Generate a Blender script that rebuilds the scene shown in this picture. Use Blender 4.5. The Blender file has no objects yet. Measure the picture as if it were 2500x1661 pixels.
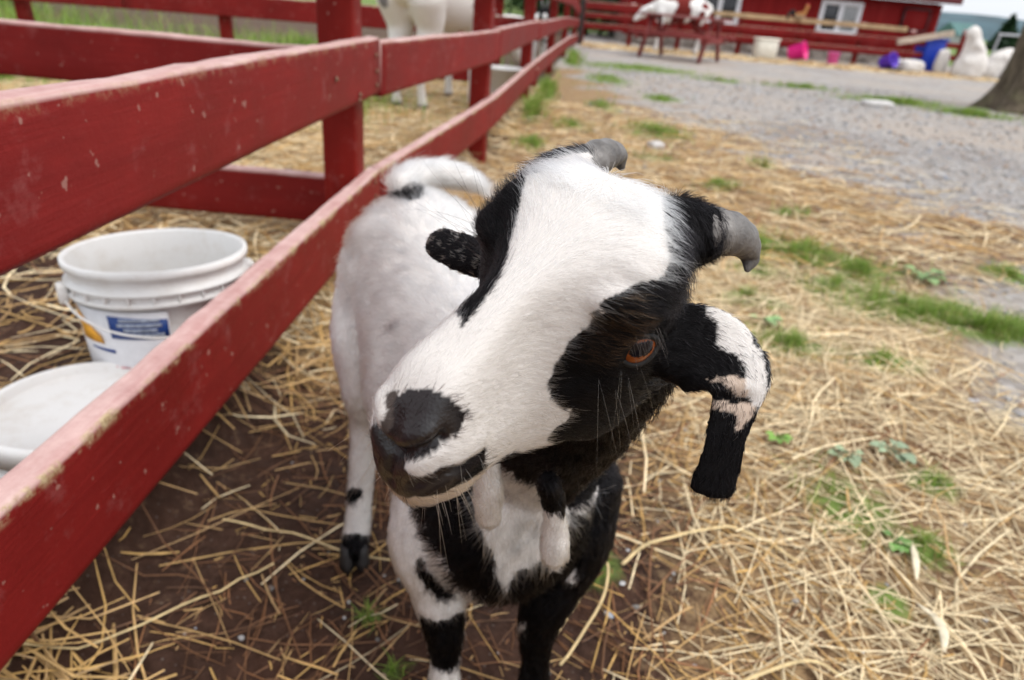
import bpy, bmesh, math, random
import numpy as np
from mathutils import Vector, Matrix, kdtree

C = bpy.context.scene.collection
scene = bpy.context.scene
rng = np.random.default_rng(11)
R = math.radians

# ------------------------------------------------------------------ camera
PITCH, ROLL, CAMH = R(26.5), R(4.9), 0.80
_r = np.array([1., 0, 0]); FWD = np.array([0, math.cos(PITCH), -math.sin(PITCH)]); _u = np.cross(_r, FWD)
CAMX = math.cos(ROLL) * _r + math.sin(ROLL) * _u
CAMY = -math.sin(ROLL) * _r + math.cos(ROLL) * _u
cam = bpy.data.cameras.new('camera')
cam.lens = 24.0; cam.sensor_width = 36.0; cam.clip_start = 0.02; cam.clip_end = 3000
cam.dof.use_dof = True; cam.dof.focus_distance = 0.37; cam.dof.aperture_fstop = 8.0
camo = bpy.data.objects.new('camera', cam); C.objects.link(camo)
camo.matrix_world = Matrix([[CAMX[0], CAMY[0], -FWD[0], 0], [CAMX[1], CAMY[1], -FWD[1], 0], [CAMX[2], CAMY[2], -FWD[2], CAMH], [0, 0, 0, 1]])
scene.camera = camo

# ------------------------------------------------------------------ light
SUN_EL, SUN_AZ = R(62), R(115)          # azimuth measured from +Y towards +X
world = bpy.data.worlds.new('World'); scene.world = world; world.use_nodes = True
wn = world.node_tree.nodes; wl = world.node_tree.links
bg = wn['Background']; bg.inputs['Strength'].default_value = 0.15
sky = wn.new('ShaderNodeTexSky'); sky.sky_type = 'NISHITA'; sky.sun_disc = False
sky.sun_elevation = SUN_EL; sky.sun_rotation = SUN_AZ; sky.air_density = 1.0; sky.dust_density = 4.0; sky.ozone_density = 1.0
hs = wn.new('ShaderNodeHueSaturation'); hs.inputs['Saturation'].default_value = 0.22   # overcast: the cloud deck takes the blue out
wl.new(sky.outputs[0], hs.inputs['Color'])
deck = wn.new('ShaderNodeMix'); deck.data_type = 'RGBA'; deck.inputs[0].default_value = .62; deck.inputs[7].default_value = (6.6, 6.9, 7.4, 1)   # even bright cloud
wl.new(hs.outputs[0], deck.inputs[6]); wl.new(deck.outputs[2], bg.inputs['Color'])
sun = bpy.data.lights.new('sun', 'SUN'); sun.energy = 1.4; sun.angle = R(38); sun.color = (1, .97, .93)
suno = bpy.data.objects.new('sun', sun); C.objects.link(suno)
sd = Vector((math.sin(SUN_AZ) * math.cos(SUN_EL), math.cos(SUN_AZ) * math.cos(SUN_EL), math.sin(SUN_EL)))
suno.rotation_euler = sd.to_track_quat('Z', 'Y').to_euler()
scene.view_settings.view_transform = 'Standard'; scene.view_settings.look = 'None'
scene.view_settings.exposure = 0.44; scene.view_settings.gamma = 1.0
scene.render.engine = 'CYCLES'
cy = scene.cycles
cy.use_denoising = True; cy.max_bounces = 8; cy.diffuse_bounces = 3; cy.glossy_bounces = 3; cy.transmission_bounces = 6
cy.transparent_max_bounces = 8; cy.caustics_reflective = False; cy.caustics_refractive = False

# ------------------------------------------------------------------ helpers
def tag(o, label=None, cat=None, group=None, kind=None):
    for k, v in (('label', label), ('category', cat), ('group', group), ('kind', kind)):
        if v: o[k] = v
    return o

def empty(name, loc=(0, 0, 0), rz=0.0):
    o = bpy.data.objects.new(name, None); C.objects.link(o)
    o.location = loc; o.rotation_euler = (0, 0, rz); o.empty_display_size = .1
    return o

class MB:
    """collects vertex / face arrays into one mesh, with an optional colour per vertex"""
    def __init__(s): s.v, s.f, s.c, s.n = [], [], [], 0
    def add(s, V, F, col=None):
        V = np.asarray(V, float); s.v.append(V)
        if isinstance(F, np.ndarray): s.f.append(F + s.n)
        else: s.f.append([tuple(i + s.n for i in f) for f in F])
        if col is None: col = (1, 1, 1)
        col = np.asarray(col, float)
        if col.ndim == 1: col = np.repeat(col[None], len(V), 0)
        s.c.append(col); s.n += len(V)
        return s
    def arrays(s):
        V = np.concatenate(s.v); c = np.concatenate(s.c)
        return V, s.f, c
    def build(s, name, mat, parent=None, smooth=True, color=True, local=True):
        V, F, c = s.arrays()
        if parent is not None and local:
            m = parent.matrix_basis.inverted() if parent.parent is None else (parent.parent.matrix_basis @ parent.matrix_basis).inverted()
            m = np.array(m); V = V @ m[:3, :3].T + m[:3, 3]
        lv, ls, lt = [], [], []
        for f in F:
            if isinstance(f, np.ndarray):
                lv.append(f.ravel()); lt.append(np.full(len(f), f.shape[1]))
            elif f:
                lv.append(np.array([i for q in f for i in q])); lt.append(np.array([len(q) for q in f]))
        lv = np.concatenate(lv); lt = np.concatenate(lt); ls = np.r_[0, np.cumsum(lt)[:-1]]
        me = bpy.data.meshes.new(name)
        me.vertices.add(len(V)); me.vertices.foreach_set('co', V.astype(np.float32).ravel())
        me.loops.add(len(lv)); me.loops.foreach_set('vertex_index', lv.astype(np.int32))
        me.polygons.add(len(lt)); me.polygons.foreach_set('loop_start', ls.astype(np.int32))
        me.polygons.foreach_set('use_smooth', np.full(len(lt), bool(smooth)))
        me.update(calc_edges=True); me.validate()
        if color:
            a = me.color_attributes.new('col', 'FLOAT_COLOR', 'POINT')
            a.data.foreach_set('color', np.c_[c, np.ones(len(c))].astype(np.float32).ravel())
        if mat is not None: me.materials.append(mat)
        o = bpy.data.objects.new(name, me); C.objects.link(o)
        if parent is not None: o.parent = parent
        return o

def loft(rings, cap=True, close=True):
    """rings (n,m,3) -> vertices, faces"""
    rings = np.asarray(rings, float); n, m = rings.shape[:2]
    i, j = np.meshgrid(np.arange(n - 1), np.arange(m if close else m - 1), indexing='ij')
    j2 = (j + 1) % m
    q = np.stack([i * m + j, i * m + j2, (i + 1) * m + j2, (i + 1) * m + j], -1).reshape(-1, 4)
    V = rings.reshape(-1, 3); F = [tuple(x) for x in q.tolist()]
    if cap:
        F.append(tuple(range(m - 1, -1, -1))); F.append(tuple(range((n - 1) * m, n * m)))
    return V, F

def unit(v):
    v = np.asarray(v, float); return v / (np.linalg.norm(v, axis=-1, keepdims=True) + 1e-12)

def spline(P, n):
    """Catmull-Rom resampling of a list of rows to n rows"""
    P = np.asarray(P, float); k = len(P)
    t = np.linspace(0, k - 1, n); i = np.clip(t.astype(int), 0, k - 2); f = (t - i)[:, None]
    sh = P.shape[1:]; Q = P.reshape(k, -1)
    p0 = Q[np.clip(i - 1, 0, k - 1)]; p1 = Q[i]; p2 = Q[i + 1]; p3 = Q[np.clip(i + 2, 0, k - 1)]
    p0 = np.where((i == 0)[:, None], 2 * p1 - p2, p0); p3 = np.where((i == k - 2)[:, None], 2 * p2 - p1, p3)
    r = .5 * (2 * p1 + (p2 - p0) * f + (2 * p0 - 5 * p1 + 4 * p2 - p3) * f ** 2 + (3 * p1 - p0 - 3 * p2 + p3) * f ** 3)
    return r.reshape((n,) + sh)

def tube(P, rad, m=12, up=(0, 0, 1), n=None, rnd=True):
    """tapered tube; rad rows are r or (r_side, r_up); returns rings and tangents"""
    P = np.asarray(P, float); rad = np.asarray(rad, float)
    if rad.ndim == 1: rad = np.stack([rad, rad], 1)
    if n: 
        A = spline(np.c_[P, rad], n); P, rad = A[:, :3], np.maximum(A[:, 3:], 1e-4)
    T = unit(np.gradient(P, axis=0)); up = np.asarray(up, float)
    if up.ndim == 1: up = np.repeat(up[None], len(P), 0)
    S = unit(np.cross(T, up)); U = np.cross(S, T)
    a = np.linspace(0, 2 * np.pi, m, endpoint=False)
    rings = P[:, None] + np.cos(a)[None, :, None] * (S * rad[:, :1])[:, None] + np.sin(a)[None, :, None] * (U * rad[:, 1:])[:, None]
    if rnd:   # rounded ends
        def endcap(p, t, r):
            return [p + t * (.55 * k) * min(rad[0 if t is t0 else -1]) + (r - p) * f for k, f in ((.55, .83), (.9, .45), (1., .08))]
        t0 = -T[0]; t1 = T[-1]
        a0 = [P[0] + t0 * k * rad[0].min() + (rings[0] - P[0]) * f for k, f in ((.9, .12), (.75, .5), (.4, .85))]
        a1 = [P[-1] + t1 * k * rad[-1].min() + (rings[-1] - P[-1]) * f for k, f in ((.4, .85), (.75, .5), (.9, .12))]
        rings = np.concatenate([np.array(a0), rings, np.array(a1)]); T = np.concatenate([np.repeat(T[:1], 3, 0), T, np.repeat(T[-1:], 3, 0)])
    return rings, T

def add_tube(mb, P, rad, m=10, col=None, up=(0, 0, 1), n=None, rnd=False):
    rg, _ = tube(P, rad, m, up, n, rnd); mb.add(*loft(rg), col); return mb

def rrect(w, h, r=.004, k=2):
    """rounded rectangle outline, width w along x, height h along y"""
    pts = []
    for sx, sy, a0 in ((1, 1, 0), (-1, 1, 90), (-1, -1, 180), (1, -1, 270)):
        for t in np.linspace(0, 90, k + 1):
            a = R(a0 + t); pts.append((sx * (w / 2 - r) + r * math.cos(a), sy * (h / 2 - r) + r * math.sin(a)))
    return np.array(pts)

def bar(mb, A, B, w, h, up=(0, 0, 1), r=.004, col=None, n=2, wob=0., k=2):
    """board from A to B: w sideways, h along up"""
    A = np.asarray(A, float); B = np.asarray(B, float); t = unit(B - A)
    s = unit(np.cross(t, up)); u = np.cross(s, t); o = rrect(w, h, r, k)
    rings = []
    for i, q in enumerate(np.linspace(0, 1, n)):
        p = A + (B - A) * q + (s * rng.normal() * wob + u * rng.normal() * wob if 0 < i < n - 1 else 0)
        rings.append(p + o[:, :1] * s + o[:, 1:] * u)
    mb.add(*loft(rings), col); return mb

def box(mb, c, size, rot=None, r=.004, col=None):
    c = np.asarray(c, float); sx, sy, sz = size; o = rrect(sx, sy, min(r, .45 * min(sx, sy)), 2)
    e = min(r, .45 * sz) 
    rings = []
    for z, ins in ((-sz / 2, e), (-sz / 2 + e * .4, e * .35), (-sz / 2 + e, 0), (sz / 2 - e, 0), (sz / 2 - e * .4, e * .35), (sz / 2, e)):
        f = np.array([(sx - 2 * ins) / sx, (sy - 2 * ins) / sy]); q = o * f
        rings.append(np.c_[q, np.full(len(q), z)])
    V, F = loft(rings)
    if rot is not None: V = V @ np.array(rot)[:3, :3].T
    mb.add(V + c, F, col); return mb

def lathe(mb, prof, c=(0, 0, 0), m=48, col=None, rot=None, close=False):
    """prof rows (radius, z)"""
    a = np.linspace(0, 2 * np.pi, m, endpoint=False); prof = np.asarray(prof, float)
    rings = np.stack([np.stack([r * np.cos(a), r * np.sin(a), np.full(m, z)], 1) for r, z in prof])
    V, F = loft(rings, cap=True)
    if rot is not None: V = V @ np.array(rot)[:3, :3].T
    mb.add(V + np.asarray(c, float), F, col); return mb

def vnoise(P, s=1.0, seed=0):
    """cheap smooth value noise in 3-D, about -1..1"""
    P = np.asarray(P, float) * s; i = np.floor(P).astype(np.int64); f = P - i; f = f * f * (3 - 2 * f); out = 0
    for dx in (0, 1):
        for dy in (0, 1):
            for dz in (0, 1):
                h = ((i[:, 0] + dx) * 73856093) ^ ((i[:, 1] + dy) * 19349663) ^ ((i[:, 2] + dz) * 83492791) ^ (seed * 2654435)
                h = (h * 1103515245 + 12345) & 0x7fffffff; h = (h ^ (h >> 13)) * 1274126177 & 0x7fffffff
                w = (f[:, 0] if dx else 1 - f[:, 0]) * (f[:, 1] if dy else 1 - f[:, 1]) * (f[:, 2] if dz else 1 - f[:, 2])
                out = out + w * (h / 0x7fffffff * 2 - 1)
    return out

def inpoly(x, y, poly):
    poly = np.asarray(poly, float); ins = np.zeros(len(x), bool); j = len(poly) - 1
    for i in range(len(poly)):
        xi, yi = poly[i]; xj, yj = poly[j]
        c = ((yi > y) != (yj > y)) & (x < (xj - xi) * (y - yi) / (yj - yi + 1e-15) + xi); ins ^= c; j = i
    return ins

# ------------------------------------------------------------------ materials
class NT:
    """small node-graph helper"""
    def __init__(s, name):
        s.m = bpy.data.materials.new(name); s.m.use_nodes = True; s.t = s.m.node_tree; s.n = s.t.nodes; s.l = s.t.links
        s.b = s.n['Principled BSDF']; s.tc = None
    def new(s, ty, **kw):
        n = s.n.new(ty)
        for k, v in kw.items(): setattr(n, k, v)
        return n
    def link(s, a, b): s.l.new(a, b)
    def setv(s, sock, v):
        if isinstance(v, bpy.types.NodeSocket): s.l.new(v, sock)
        else: sock.default_value = v
    def coord(s, kind='Object'):
        if s.tc is None: s.tc = s.new('ShaderNodeTexCoord')
        return s.tc.outputs[kind]
    def mapping(s, scale=(1, 1, 1), kind='Object', rot=(0, 0, 0)):
        m = s.new('ShaderNodeMapping'); s.link(s.coord(kind), m.inputs[0]); m.inputs['Scale'].default_value = scale; m.inputs['Rotation'].default_value = rot
        return m.outputs[0]
    def noise(s, scale=5, detail=4, rough=.6, vec=None, dist=0.):
        n = s.new('ShaderNodeTexNoise'); n.inputs['Scale'].default_value = scale; n.inputs['Detail'].default_value = detail
        n.inputs['Roughness'].default_value = rough; n.inputs['Distortion'].default_value = dist
        s.link(vec if vec is not None else s.coord(), n.inputs['Vector']); return n.outputs[0]
    def voro(s, scale=5, vec=None, out='Distance', feat='F1'):
        n = s.new('ShaderNodeTexVoronoi'); n.feature = feat; n.inputs['Scale'].default_value = scale
        s.link(vec if vec is not None else s.coord(), n.inputs['Vector']); return n.outputs[out]
    def ramp(s, fac, stops):
        n = s.new('ShaderNodeValToRGB'); s.link(fac, n.inputs[0]); e = n.color_ramp.elements
        while len(e) < len(stops): e.new(.5)
        for q, (p, c) in zip(e, stops): q.position = p; q.color = (c, c, c, 1) if isinstance(c, (int, float)) else tuple(c) + (1,)
        return n.outputs[0]
    def mix(s, fac, a, b, mode='MIX'):
        n = s.new('ShaderNodeMix'); n.data_type = 'RGBA'; n.blend_type = mode
        s.setv(n.inputs[0], fac)
        for i, v in ((6, a), (7, b)): s.setv(n.inputs[i], tuple(v) + (1,) if isinstance(v, tuple) and len(v) == 3 else v)
        return n.outputs[2]
    def math(s, op, a, b=0.):
        n = s.new('ShaderNodeMath'); n.operation = op; s.setv(n.inputs[0], a); s.setv(n.inputs[1], b); return n.outputs[0]
    def attr(s, name='col'):
        n = s.new('ShaderNodeAttribute'); n.attribute_name = name; return n
    def sep(s, c):
        n = s.new('ShaderNodeSeparateColor'); s.link(c, n.inputs[0]); return n.outputs
    def bump(s, h, dist=.002, strength=1.):
        n = s.new('ShaderNodeBump'); n.inputs['Strength'].default_value = strength; n.inputs['Distance'].default_value = dist
        s.link(h, n.inputs['Height']); s.link(n.outputs[0], s.b.inputs['Normal']); return n
    def done(s, color=None, rough=.6, spec=.5, sheen=None):
        if color is not None: s.setv(s.b.inputs['Base Color'], tuple(color) + (1,) if isinstance(color, tuple) and len(color) == 3 else color)
        s.setv(s.b.inputs['Roughness'], rough); s.setv(s.b.inputs['Specular IOR Level'], spec); return s.m

def simple(name, color, rough=.6, var=.25, scale=12, bump=0., spec=.4, bscale=None):
    t = NT(name); n = t.noise(scale, 5, .6)
    c = t.mix(t.ramp(n, [(.3, 0.), (.7, 1.)]), tuple(x * (1 - var) for x in color), tuple(min(1, x * (1 + var)) for x in color))
    if bump: t.bump(t.noise(bscale or scale * 4, 5, .6), bump)
    return t.done(c, rough, spec)

def vcol(name, rough=.7, var=.2, scale=30, bump=0., spec=.3):
    t = NT(name); a = t.attr().outputs['Color']; n = t.noise(scale, 4, .6)
    c = t.mix(1.0, a, t.ramp(n, [(.25, 1 - var), (.75, 1 + var)]), 'MULTIPLY')
    if bump: t.bump(n, bump)
    return t.done(c, rough, spec)

def paint_red(name, base=(.215, .0130, .0115), grain=(1, 1, 1)):
    """weathered barn-red stain on boards; col.r = top face, weathered and with sky reflection painted in, col.g = bare upper edge"""
    t = NT(name); a = t.sep(t.attr().outputs['Color'])
    geo = t.new('ShaderNodeNewGeometry')
    big = t.noise(3.0, 5, .65, geo.outputs['Position']); 
    mp = t.new('ShaderNodeMapping'); t.link(geo.outputs['Position'], mp.inputs[0]); mp.inputs['Scale'].default_value = grain
    gr = t.noise(9., 6, .7, mp.outputs[0], .4)
    fine = t.noise(140, 3, .6, geo.outputs['Position'])
    c = t.mix(t.ramp(big, [(.3, 0.), (.7, 1.)]), tuple(x * .62 for x in base), tuple(x * 1.12 for x in base))
    c = t.mix(t.ramp(gr, [(.42, 0.), (.68, .75)]), c, (base[0] * .75, base[1] * .7, base[2] * .75))
    chalk = t.ramp(t.noise(14, 6, .75, geo.outputs['Position']), [(.56, 0.), (.78, .30)])
    c = t.mix(chalk, c, (.42, .20, .19))
    spots = t.ramp(t.noise(55, 2, .5, geo.outputs['Position']), [(.69, 0.), (.73, .8)])
    c = t.mix(t.math('MULTIPLY', spots, .6), c, (.45, .27, .22))
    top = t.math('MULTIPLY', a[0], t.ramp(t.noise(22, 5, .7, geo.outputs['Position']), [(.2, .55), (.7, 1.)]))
    c = t.mix(top, c, t.mix(t.ramp(gr, [(.3, 0.), (.7, 1.)]), (.50, .29, .27), (.66, .48, .44)))  # upper faces: faded paint, with the sky's reflection painted into the colour
    edge = t.math('MULTIPLY', a[1], t.ramp(t.noise(26, 5, .75, geo.outputs['Position']), [(.47, 0.), (.60, 1.)]))
    c = t.mix(edge, c, t.mix(t.ramp(fine, [(.3, 0.), (.7, 1.)]), (.26, .17, .08), (.56, .44, .27)))
    h = t.math('ADD', t.math('MULTIPLY', gr, .7), t.math('MULTIPLY', fine, .3))
    t.bump(h, .0022, .9)
    return t.done(c, t.ramp(big, [(.3, .48), (.7, .65)]), .16)

M = {}
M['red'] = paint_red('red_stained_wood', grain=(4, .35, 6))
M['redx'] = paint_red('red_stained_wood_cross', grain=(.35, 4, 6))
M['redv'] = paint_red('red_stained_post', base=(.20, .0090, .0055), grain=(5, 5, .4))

# ------------------------------------------------------------------ ground
def sstep(a, b, x):
    t = np.clip((x - a) / (b - a), 0, 1); return t * t * (3 - 2 * t)

FENCE = np.array([(-.475, -.85), (-.420, 1.94), (-.190, 3.72), (.0, 6.3), (.25, 9.2), (.52, 12.3), (.86, 16.2)])
def fence_x(y): return np.interp(y, FENCE[:, 1], FENCE[:, 0])
def gravel_w(x, y):
    e = np.interp(y, [0, 1.0, 1.9, 2.6, 3.1, 3.8, 5.5, 8, 12, 14], [.78, .95, 1.50, 1.85, 1.95, 1.6, 1.2, .75, .6, .9])
    n = vnoise(np.c_[x, y, 0 * x], 1.3, 3) * .45 + vnoise(np.c_[x, y, 0 * x], 4, 4) * .25
    w = sstep(-.45, .45, x - e + n)
    return w * (1 - .0 * y)
def far_dirt_w(x, y): return sstep(9.4, 11.0, y + .15 * x + vnoise(np.c_[x, y, 0 * x], .8, 9) * .8)
GRASS = [  # x, y, rx, ry, count, blade height
    (1.02, 2.62, .27, .17, 4200, .055), (1.25, 2.42, .25, .15, 3000, .05), (1.27, 2.08, .28, .16, 4000, .055), (1.47, 1.95, .24, .13, 3000, .055), (1.12, 2.25, .2, .14, 1500, .045), (1.86, 2.5, .13, .1, 700, .05), (1.9, 2.15, .12, .1, 420, .045),
    (.66, 1.02, .12, .13, 1100, .04), (.74, .93, .07, .07, 220, .03), (.86, 1.12, .07, .06, 160, .03), (.78, 1.72, .2, .12, 1200, .045), (1.0, 1.66, .12, .08, 330, .04), (.74, 2.05, .12, .1, 420, .04), (.84, 2.35, .1, .1, 340, .05),
    (.92, 5.2, .25, .4, 1100, .07), (.75, 4.3, .18, .18, 420, .05), (1.0, 3.6, .16, .14, 520, .05), (1.42, 4.26, .1, .08, 330, .07), (1.25, 3.2, .12, .08, 300, .05), (.02, 4.3, .12, .28, 600, .06), (.12, 7.2, .12, .9, 1300, .14), (.0, 5.6, .1, .5, 800, .14), (.3, 5.2, .15, .3, 420, .06), (.62, 6.4, .2, .4, 420, .06), (.75, 3.05, .12, .1, 230, .05),
    (.55, 11.5, .18, 1.2, 900, .2), (1.6, 11.3, 1.1, .9, 1600, .05), (2.6, 10.3, .5, .3, 500, .05), (3.7, 10.3, .6, .25, 1300, .07), (4.5, 9.2, .7, .38, 3600, .07), (5.1, 8.5, .5, .32, 2600, .07), (.9, 9.0, .3, .8, 900, .05), (1.3, 7.4, .25, .3, 500, .05),
    (-.168, .68, .02, .02, 60, .025), (-.12, .60, .02, .02, 40, .02), (.62, .80, .05, .05, 60, .025), (.16, .80, .05, .05, 30, .02),
    (-1.6, 4.6, 1.0, 1.0, 3500, .14), (-3.4, 5.0, 1.2, 1.3, 4200, .18), (-5.4, 6.4, 1.6, 1.6, 3600, .25), (-2.6, 8.2, 2.6, 1.4, 3600, .25), (-7, 9, 2.5, 2.5, 2500, .35), (-.75, 8.0, .4, 1.0, 900, .12), (-1.5, 2.95, .35, .2, 250, .05)]
def grass_w(x, y):
    w = np.zeros_like(x); n = 1 + .45 * vnoise(np.c_[x, y, 0 * x], 7, 21)
    for gx, gy, rx, ry, cnt, h in GRASS:
        d = np.sqrt(((x - gx) / rx) ** 2 + ((y - gy) / ry) ** 2) * n
        w = np.maximum(w, np.exp(-d ** 2 * 1.1))
    return w
def straw_w(x, y):
    """how thickly the litter lies: 0 bare mud, 1 full cover"""
    fx = fence_x(y); pen = x < fx
    n = vnoise(np.c_[x, y, 0 * x], 2.2, 31) * .5 + vnoise(np.c_[x, y, 0 * x], 6, 32) * .25
    out = sstep(-.05, .60, x + .30 * (y - .9) + n * .40) * .62 + .022
    out = np.maximum(out, sstep(1.15, 1.6, y + n * .3) * (1 - .55 * sstep(.5, 2.2, x)))
    out = np.maximum(out, .8 * sstep(-.2, .2, .62 - y + n * .2) * sstep(.25, .6, .62 - y + n * .2 - (x + .3)))
    pn = sstep(1.35, 1.75, y + .25 * (x + .6) + n * .3) * .95 + .13
    pn = pn * (1 - .75 * sstep(3.6, 4.6, y - (x + .6) * 1.1 * -1 * .8 + n))
    return np.clip(np.where(pen, pn, out), 0, 1)
def pen_z(x, y):      # trodden bedding stands a little higher inside the pen
    return .10 * sstep(.05, .16, fence_x(y) - x + .02 * vnoise(np.c_[x, y, 0 * x], 9, 51)) * (1 - sstep(5.4, 6.6, y)) * sstep(-4.5, -3.2, x)
def ground_z(x, y):
    z = vnoise(np.c_[x, y, 0 * x], 3.0, 41) * .010 + vnoise(np.c_[x, y, 0 * x], 9, 42) * .007 + vnoise(np.c_[x, y, 0 * x], 28, 43) * .0045
    near = 1 - sstep(6, 14, np.hypot(x, y))
    mud = 1 - straw_w(x, y)
    z = z * (.4 + .6 * near) * (.55 + .9 * mud) + grass_w(x, y) * .012 * near
    return z * (1 - sstep(30, 60, np.hypot(x, y))) - .006 + pen_z(x, y)

xs = np.concatenate([-np.geomspace(900, 3.2, 40), np.arange(-3.1, -1.2, .06), np.arange(-1.2, 1.6, .016), np.arange(1.6, 4, .05), np.geomspace(4.05, 900, 60)])
ys = np.concatenate([-np.geomspace(400, 1.1, 20), np.arange(-1, .3, .05), np.arange(.3, 2.2, .016), np.arange(2.2, 5, .035), np.arange(5, 12, .10), np.geomspace(12.1, 900, 60)])
GX, GY = np.meshgrid(xs, ys); gx, gy = GX.ravel(), GY.ravel()
i, j = np.meshgrid(np.arange(len(ys) - 1), np.arange(len(xs) - 1), indexing='ij'); n = len(xs)
q = np.stack([i * n + j, i * n + j + 1, (i + 1) * n + j + 1, (i + 1) * n + j], -1).reshape(-1, 4)
zone = np.stack([straw_w(gx, gy), np.clip(gravel_w(gx, gy) + far_dirt_w(gx, gy) * .9, 0, 1) * (gx > fence_x(gy) - .1), grass_w(gx, gy)], 1)
zone[:, 1] = np.where((gy > 0.2), zone[:, 1], 0)
far = np.hypot(gx, gy) > 24
zone[far & ((gy > 22) | (gx < -4)), 2] = 1
t = NT('earth'); z = t.sep(t.attr().outputs['Color']); pos = t.coord('Object')
n1 = t.noise(6, 6, .65, pos); n2 = t.noise(42, 6, .7, pos); n3 = t.noise(160, 4, .6, pos)
mud = t.mix(t.ramp(n1, [(.3, 0.), (.72, 1.)]), (.017, .0074, .0042), (.066, .030, .018))
mud = t.mix(t.ramp(n2, [(.40, 0.), (.78, .7)]), mud, (.105, .056, .038))
mud = t.mix(t.ramp(t.voro(70, pos), [(.05, .55), (.16, 0.)]), mud, (.20, .17, .15))
mp = t.mapping((1, 1, 1)); st = t.noise(60, 5, .7, pos, 1.6)
straw = t.mix(t.ramp(st, [(.35, 0.), (.62, 1.)]), (.13, .068, .036), (.44, .29, .145))
straw = t.mix(t.ramp(n2, [(.45, 0.), (.7, .8)]), straw, (.52, .37, .19))
vc = t.sep(t.voro(38, pos, 'Color'))[0]
gra = t.mix(t.ramp(vc, [(0., 0.), (1., 1.)]), (.22, .208, .198), (.47, .455, .445))
gra = t.mix(t.ramp(n1, [(.35, 0.), (.75, .6)]), gra, (.30, .23, .17))
gra = t.mix(t.ramp(n2, [(.5, 0.), (.8, .8)]), gra, (.24, .21, .185))
big_ = t.noise(.55, 4, .65, pos, .8); gra = t.mix(t.ramp(big_, [(.40, .55), (.52, 0.)]), gra, (.40, .33, .27)); gra = t.mix(t.ramp(big_, [(.56, 0.), (.66, .7)]), gra, (.235, .205, .19))
grs = t.mix(t.ramp(n2, [(.3, 0.), (.7, 1.)]), (.07, .11, .02), (.19, .27, .06))
jit = t.math('MULTIPLY', t.math('SUBTRACT', n2, .5), .9)
def mask(ch, lo, hi): return t.ramp(t.math('ADD', z[ch], jit), [(lo, 0.), (hi, 1.)])
c = t.mix(t.math('MULTIPLY', mask(0, .2, .75), .85), mud, straw)
c = t.mix(mask(1, .3, .7), c, gra); c = t.mix(mask(2, .35, .8), c, grs)
peb = t.voro(45, pos)
h = t.math('ADD', t.math('MULTIPLY', n2, 1.2), t.math('ADD', t.math('MULTIPLY', n3, .35), t.math('MULTIPLY', peb, -.5)))
t.bump(h, .010, .9)
earth = t.done(c, t.ramp(n1, [(.3, .6), (.7, .9)]), .18)
mb = MB(); mb.add(np.c_[gx, gy, ground_z(gx, gy)], q, zone); ground = mb.build('ground', earth); tag(ground, kind='structure')

# ---- straw litter
def stalks(name, x, y, L, W, az, col, z0, bend=.25, label=None):
    """flat-ish hollow stalks lying about, three segments each"""
    n = len(x); k = 4
    t = np.linspace(-.5, .5, k)[None, :]
    b = rng.normal(0, bend, (n, 1)); kink = rng.normal(0, bend * .6, (n, 1))
    a = az[:, None] + b * t * 2 + np.where(t > .1, kink, 0)
    step = L[:, None] / (k - 1)
    dx, dy = np.cos(a) * step, np.sin(a) * step
    px = x[:, None] + np.cumsum(dx, 1) - dx[:, :1] - L[:, None] * .5 * np.cos(az[:, None]); py = y[:, None] + np.cumsum(dy, 1) - dy[:, :1] - L[:, None] * .5 * np.sin(az[:, None])
    g = ground_z(px.ravel(), py.ravel()).reshape(n, k)
    tilt = rng.normal(0, .10, (n, 1)) * L[:, None]
    pz = np.maximum(g.mean(1, keepdims=True) * .5 + g * .5 + z0[:, None] + tilt * t * .9, g + W[:, None] * .25)
    sx, sy = -np.sin(a), np.cos(a); tw = rng.uniform(-.5, .5, (n, 1)); wv = W[:, None] * .5 * np.array([[.8, 1, 1, .7]])
    P = np.stack([px, py, pz], -1)
    s = np.stack([sx * np.cos(tw), sy * np.cos(tw), np.sin(tw) * np.ones_like(sx)], -1) * wv[..., None]
    up = np.array([0, 0, 1.]) * (wv[..., None] * .75)
    ring = np.stack([P - s, P + up, P + s, P - up * .3], 2)        # n,k,4,3
    V = ring.reshape(-1, 3); base = (np.arange(n) * k * 4)[:, None, None]
    i, j = np.meshgrid(np.arange(k - 1), np.arange(4), indexing='ij'); j2 = (j + 1) % 4
    q = np.stack([i * 4 + j, i * 4 + j2, (i + 1) * 4 + j2, (i + 1) * 4 + j], -1).reshape(1, -1, 4) + base
    c = np.repeat(col, k * 4, 0)
    return V, q.reshape(-1, 4), c

t = NT('straw'); a = t.attr().outputs['Color']; nn = t.noise(55, 3, .6)
straw_m = t.done(t.mix(1.0, a, t.ramp(nn, [(.25, .62), (.7, 1.2)]), 'MULTIPLY'), .55, .35)
t.b.inputs['Subsurface Weight'].default_value = 0.0
def straw_colors(n, pale, brown):
    """pale, brown: arrays 0..1 of how much of either"""
    u = rng.random(n)[:, None]; gold = np.array([.60, .37, .12]); pal = np.array([.83, .68, .43]); brn = np.array([.20, .092, .040]); tan = np.array([.48, .31, .15])
    c = gold * u + tan * (1 - u); p = (rng.random(n) < pale)[:, None]; b = (rng.random(n) < brown)[:, None]
    c = np.where(p, pal * (.75 + .4 * rng.random((n, 1))), c); c = np.where(b, brn * (.6 + .9 * rng.random((n, 1))), c)
    return c * (.8 + .4 * rng.random((n, 1)))
def scatter(N, x0, x1, y0, y1, wfun):
    x = rng.uniform(x0, x1, N); y = y0 + (y1 - y0) * rng.random(N)
    keep = rng.random(N) < wfun(x, y); return x[keep], y[keep]
mb = MB()
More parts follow.
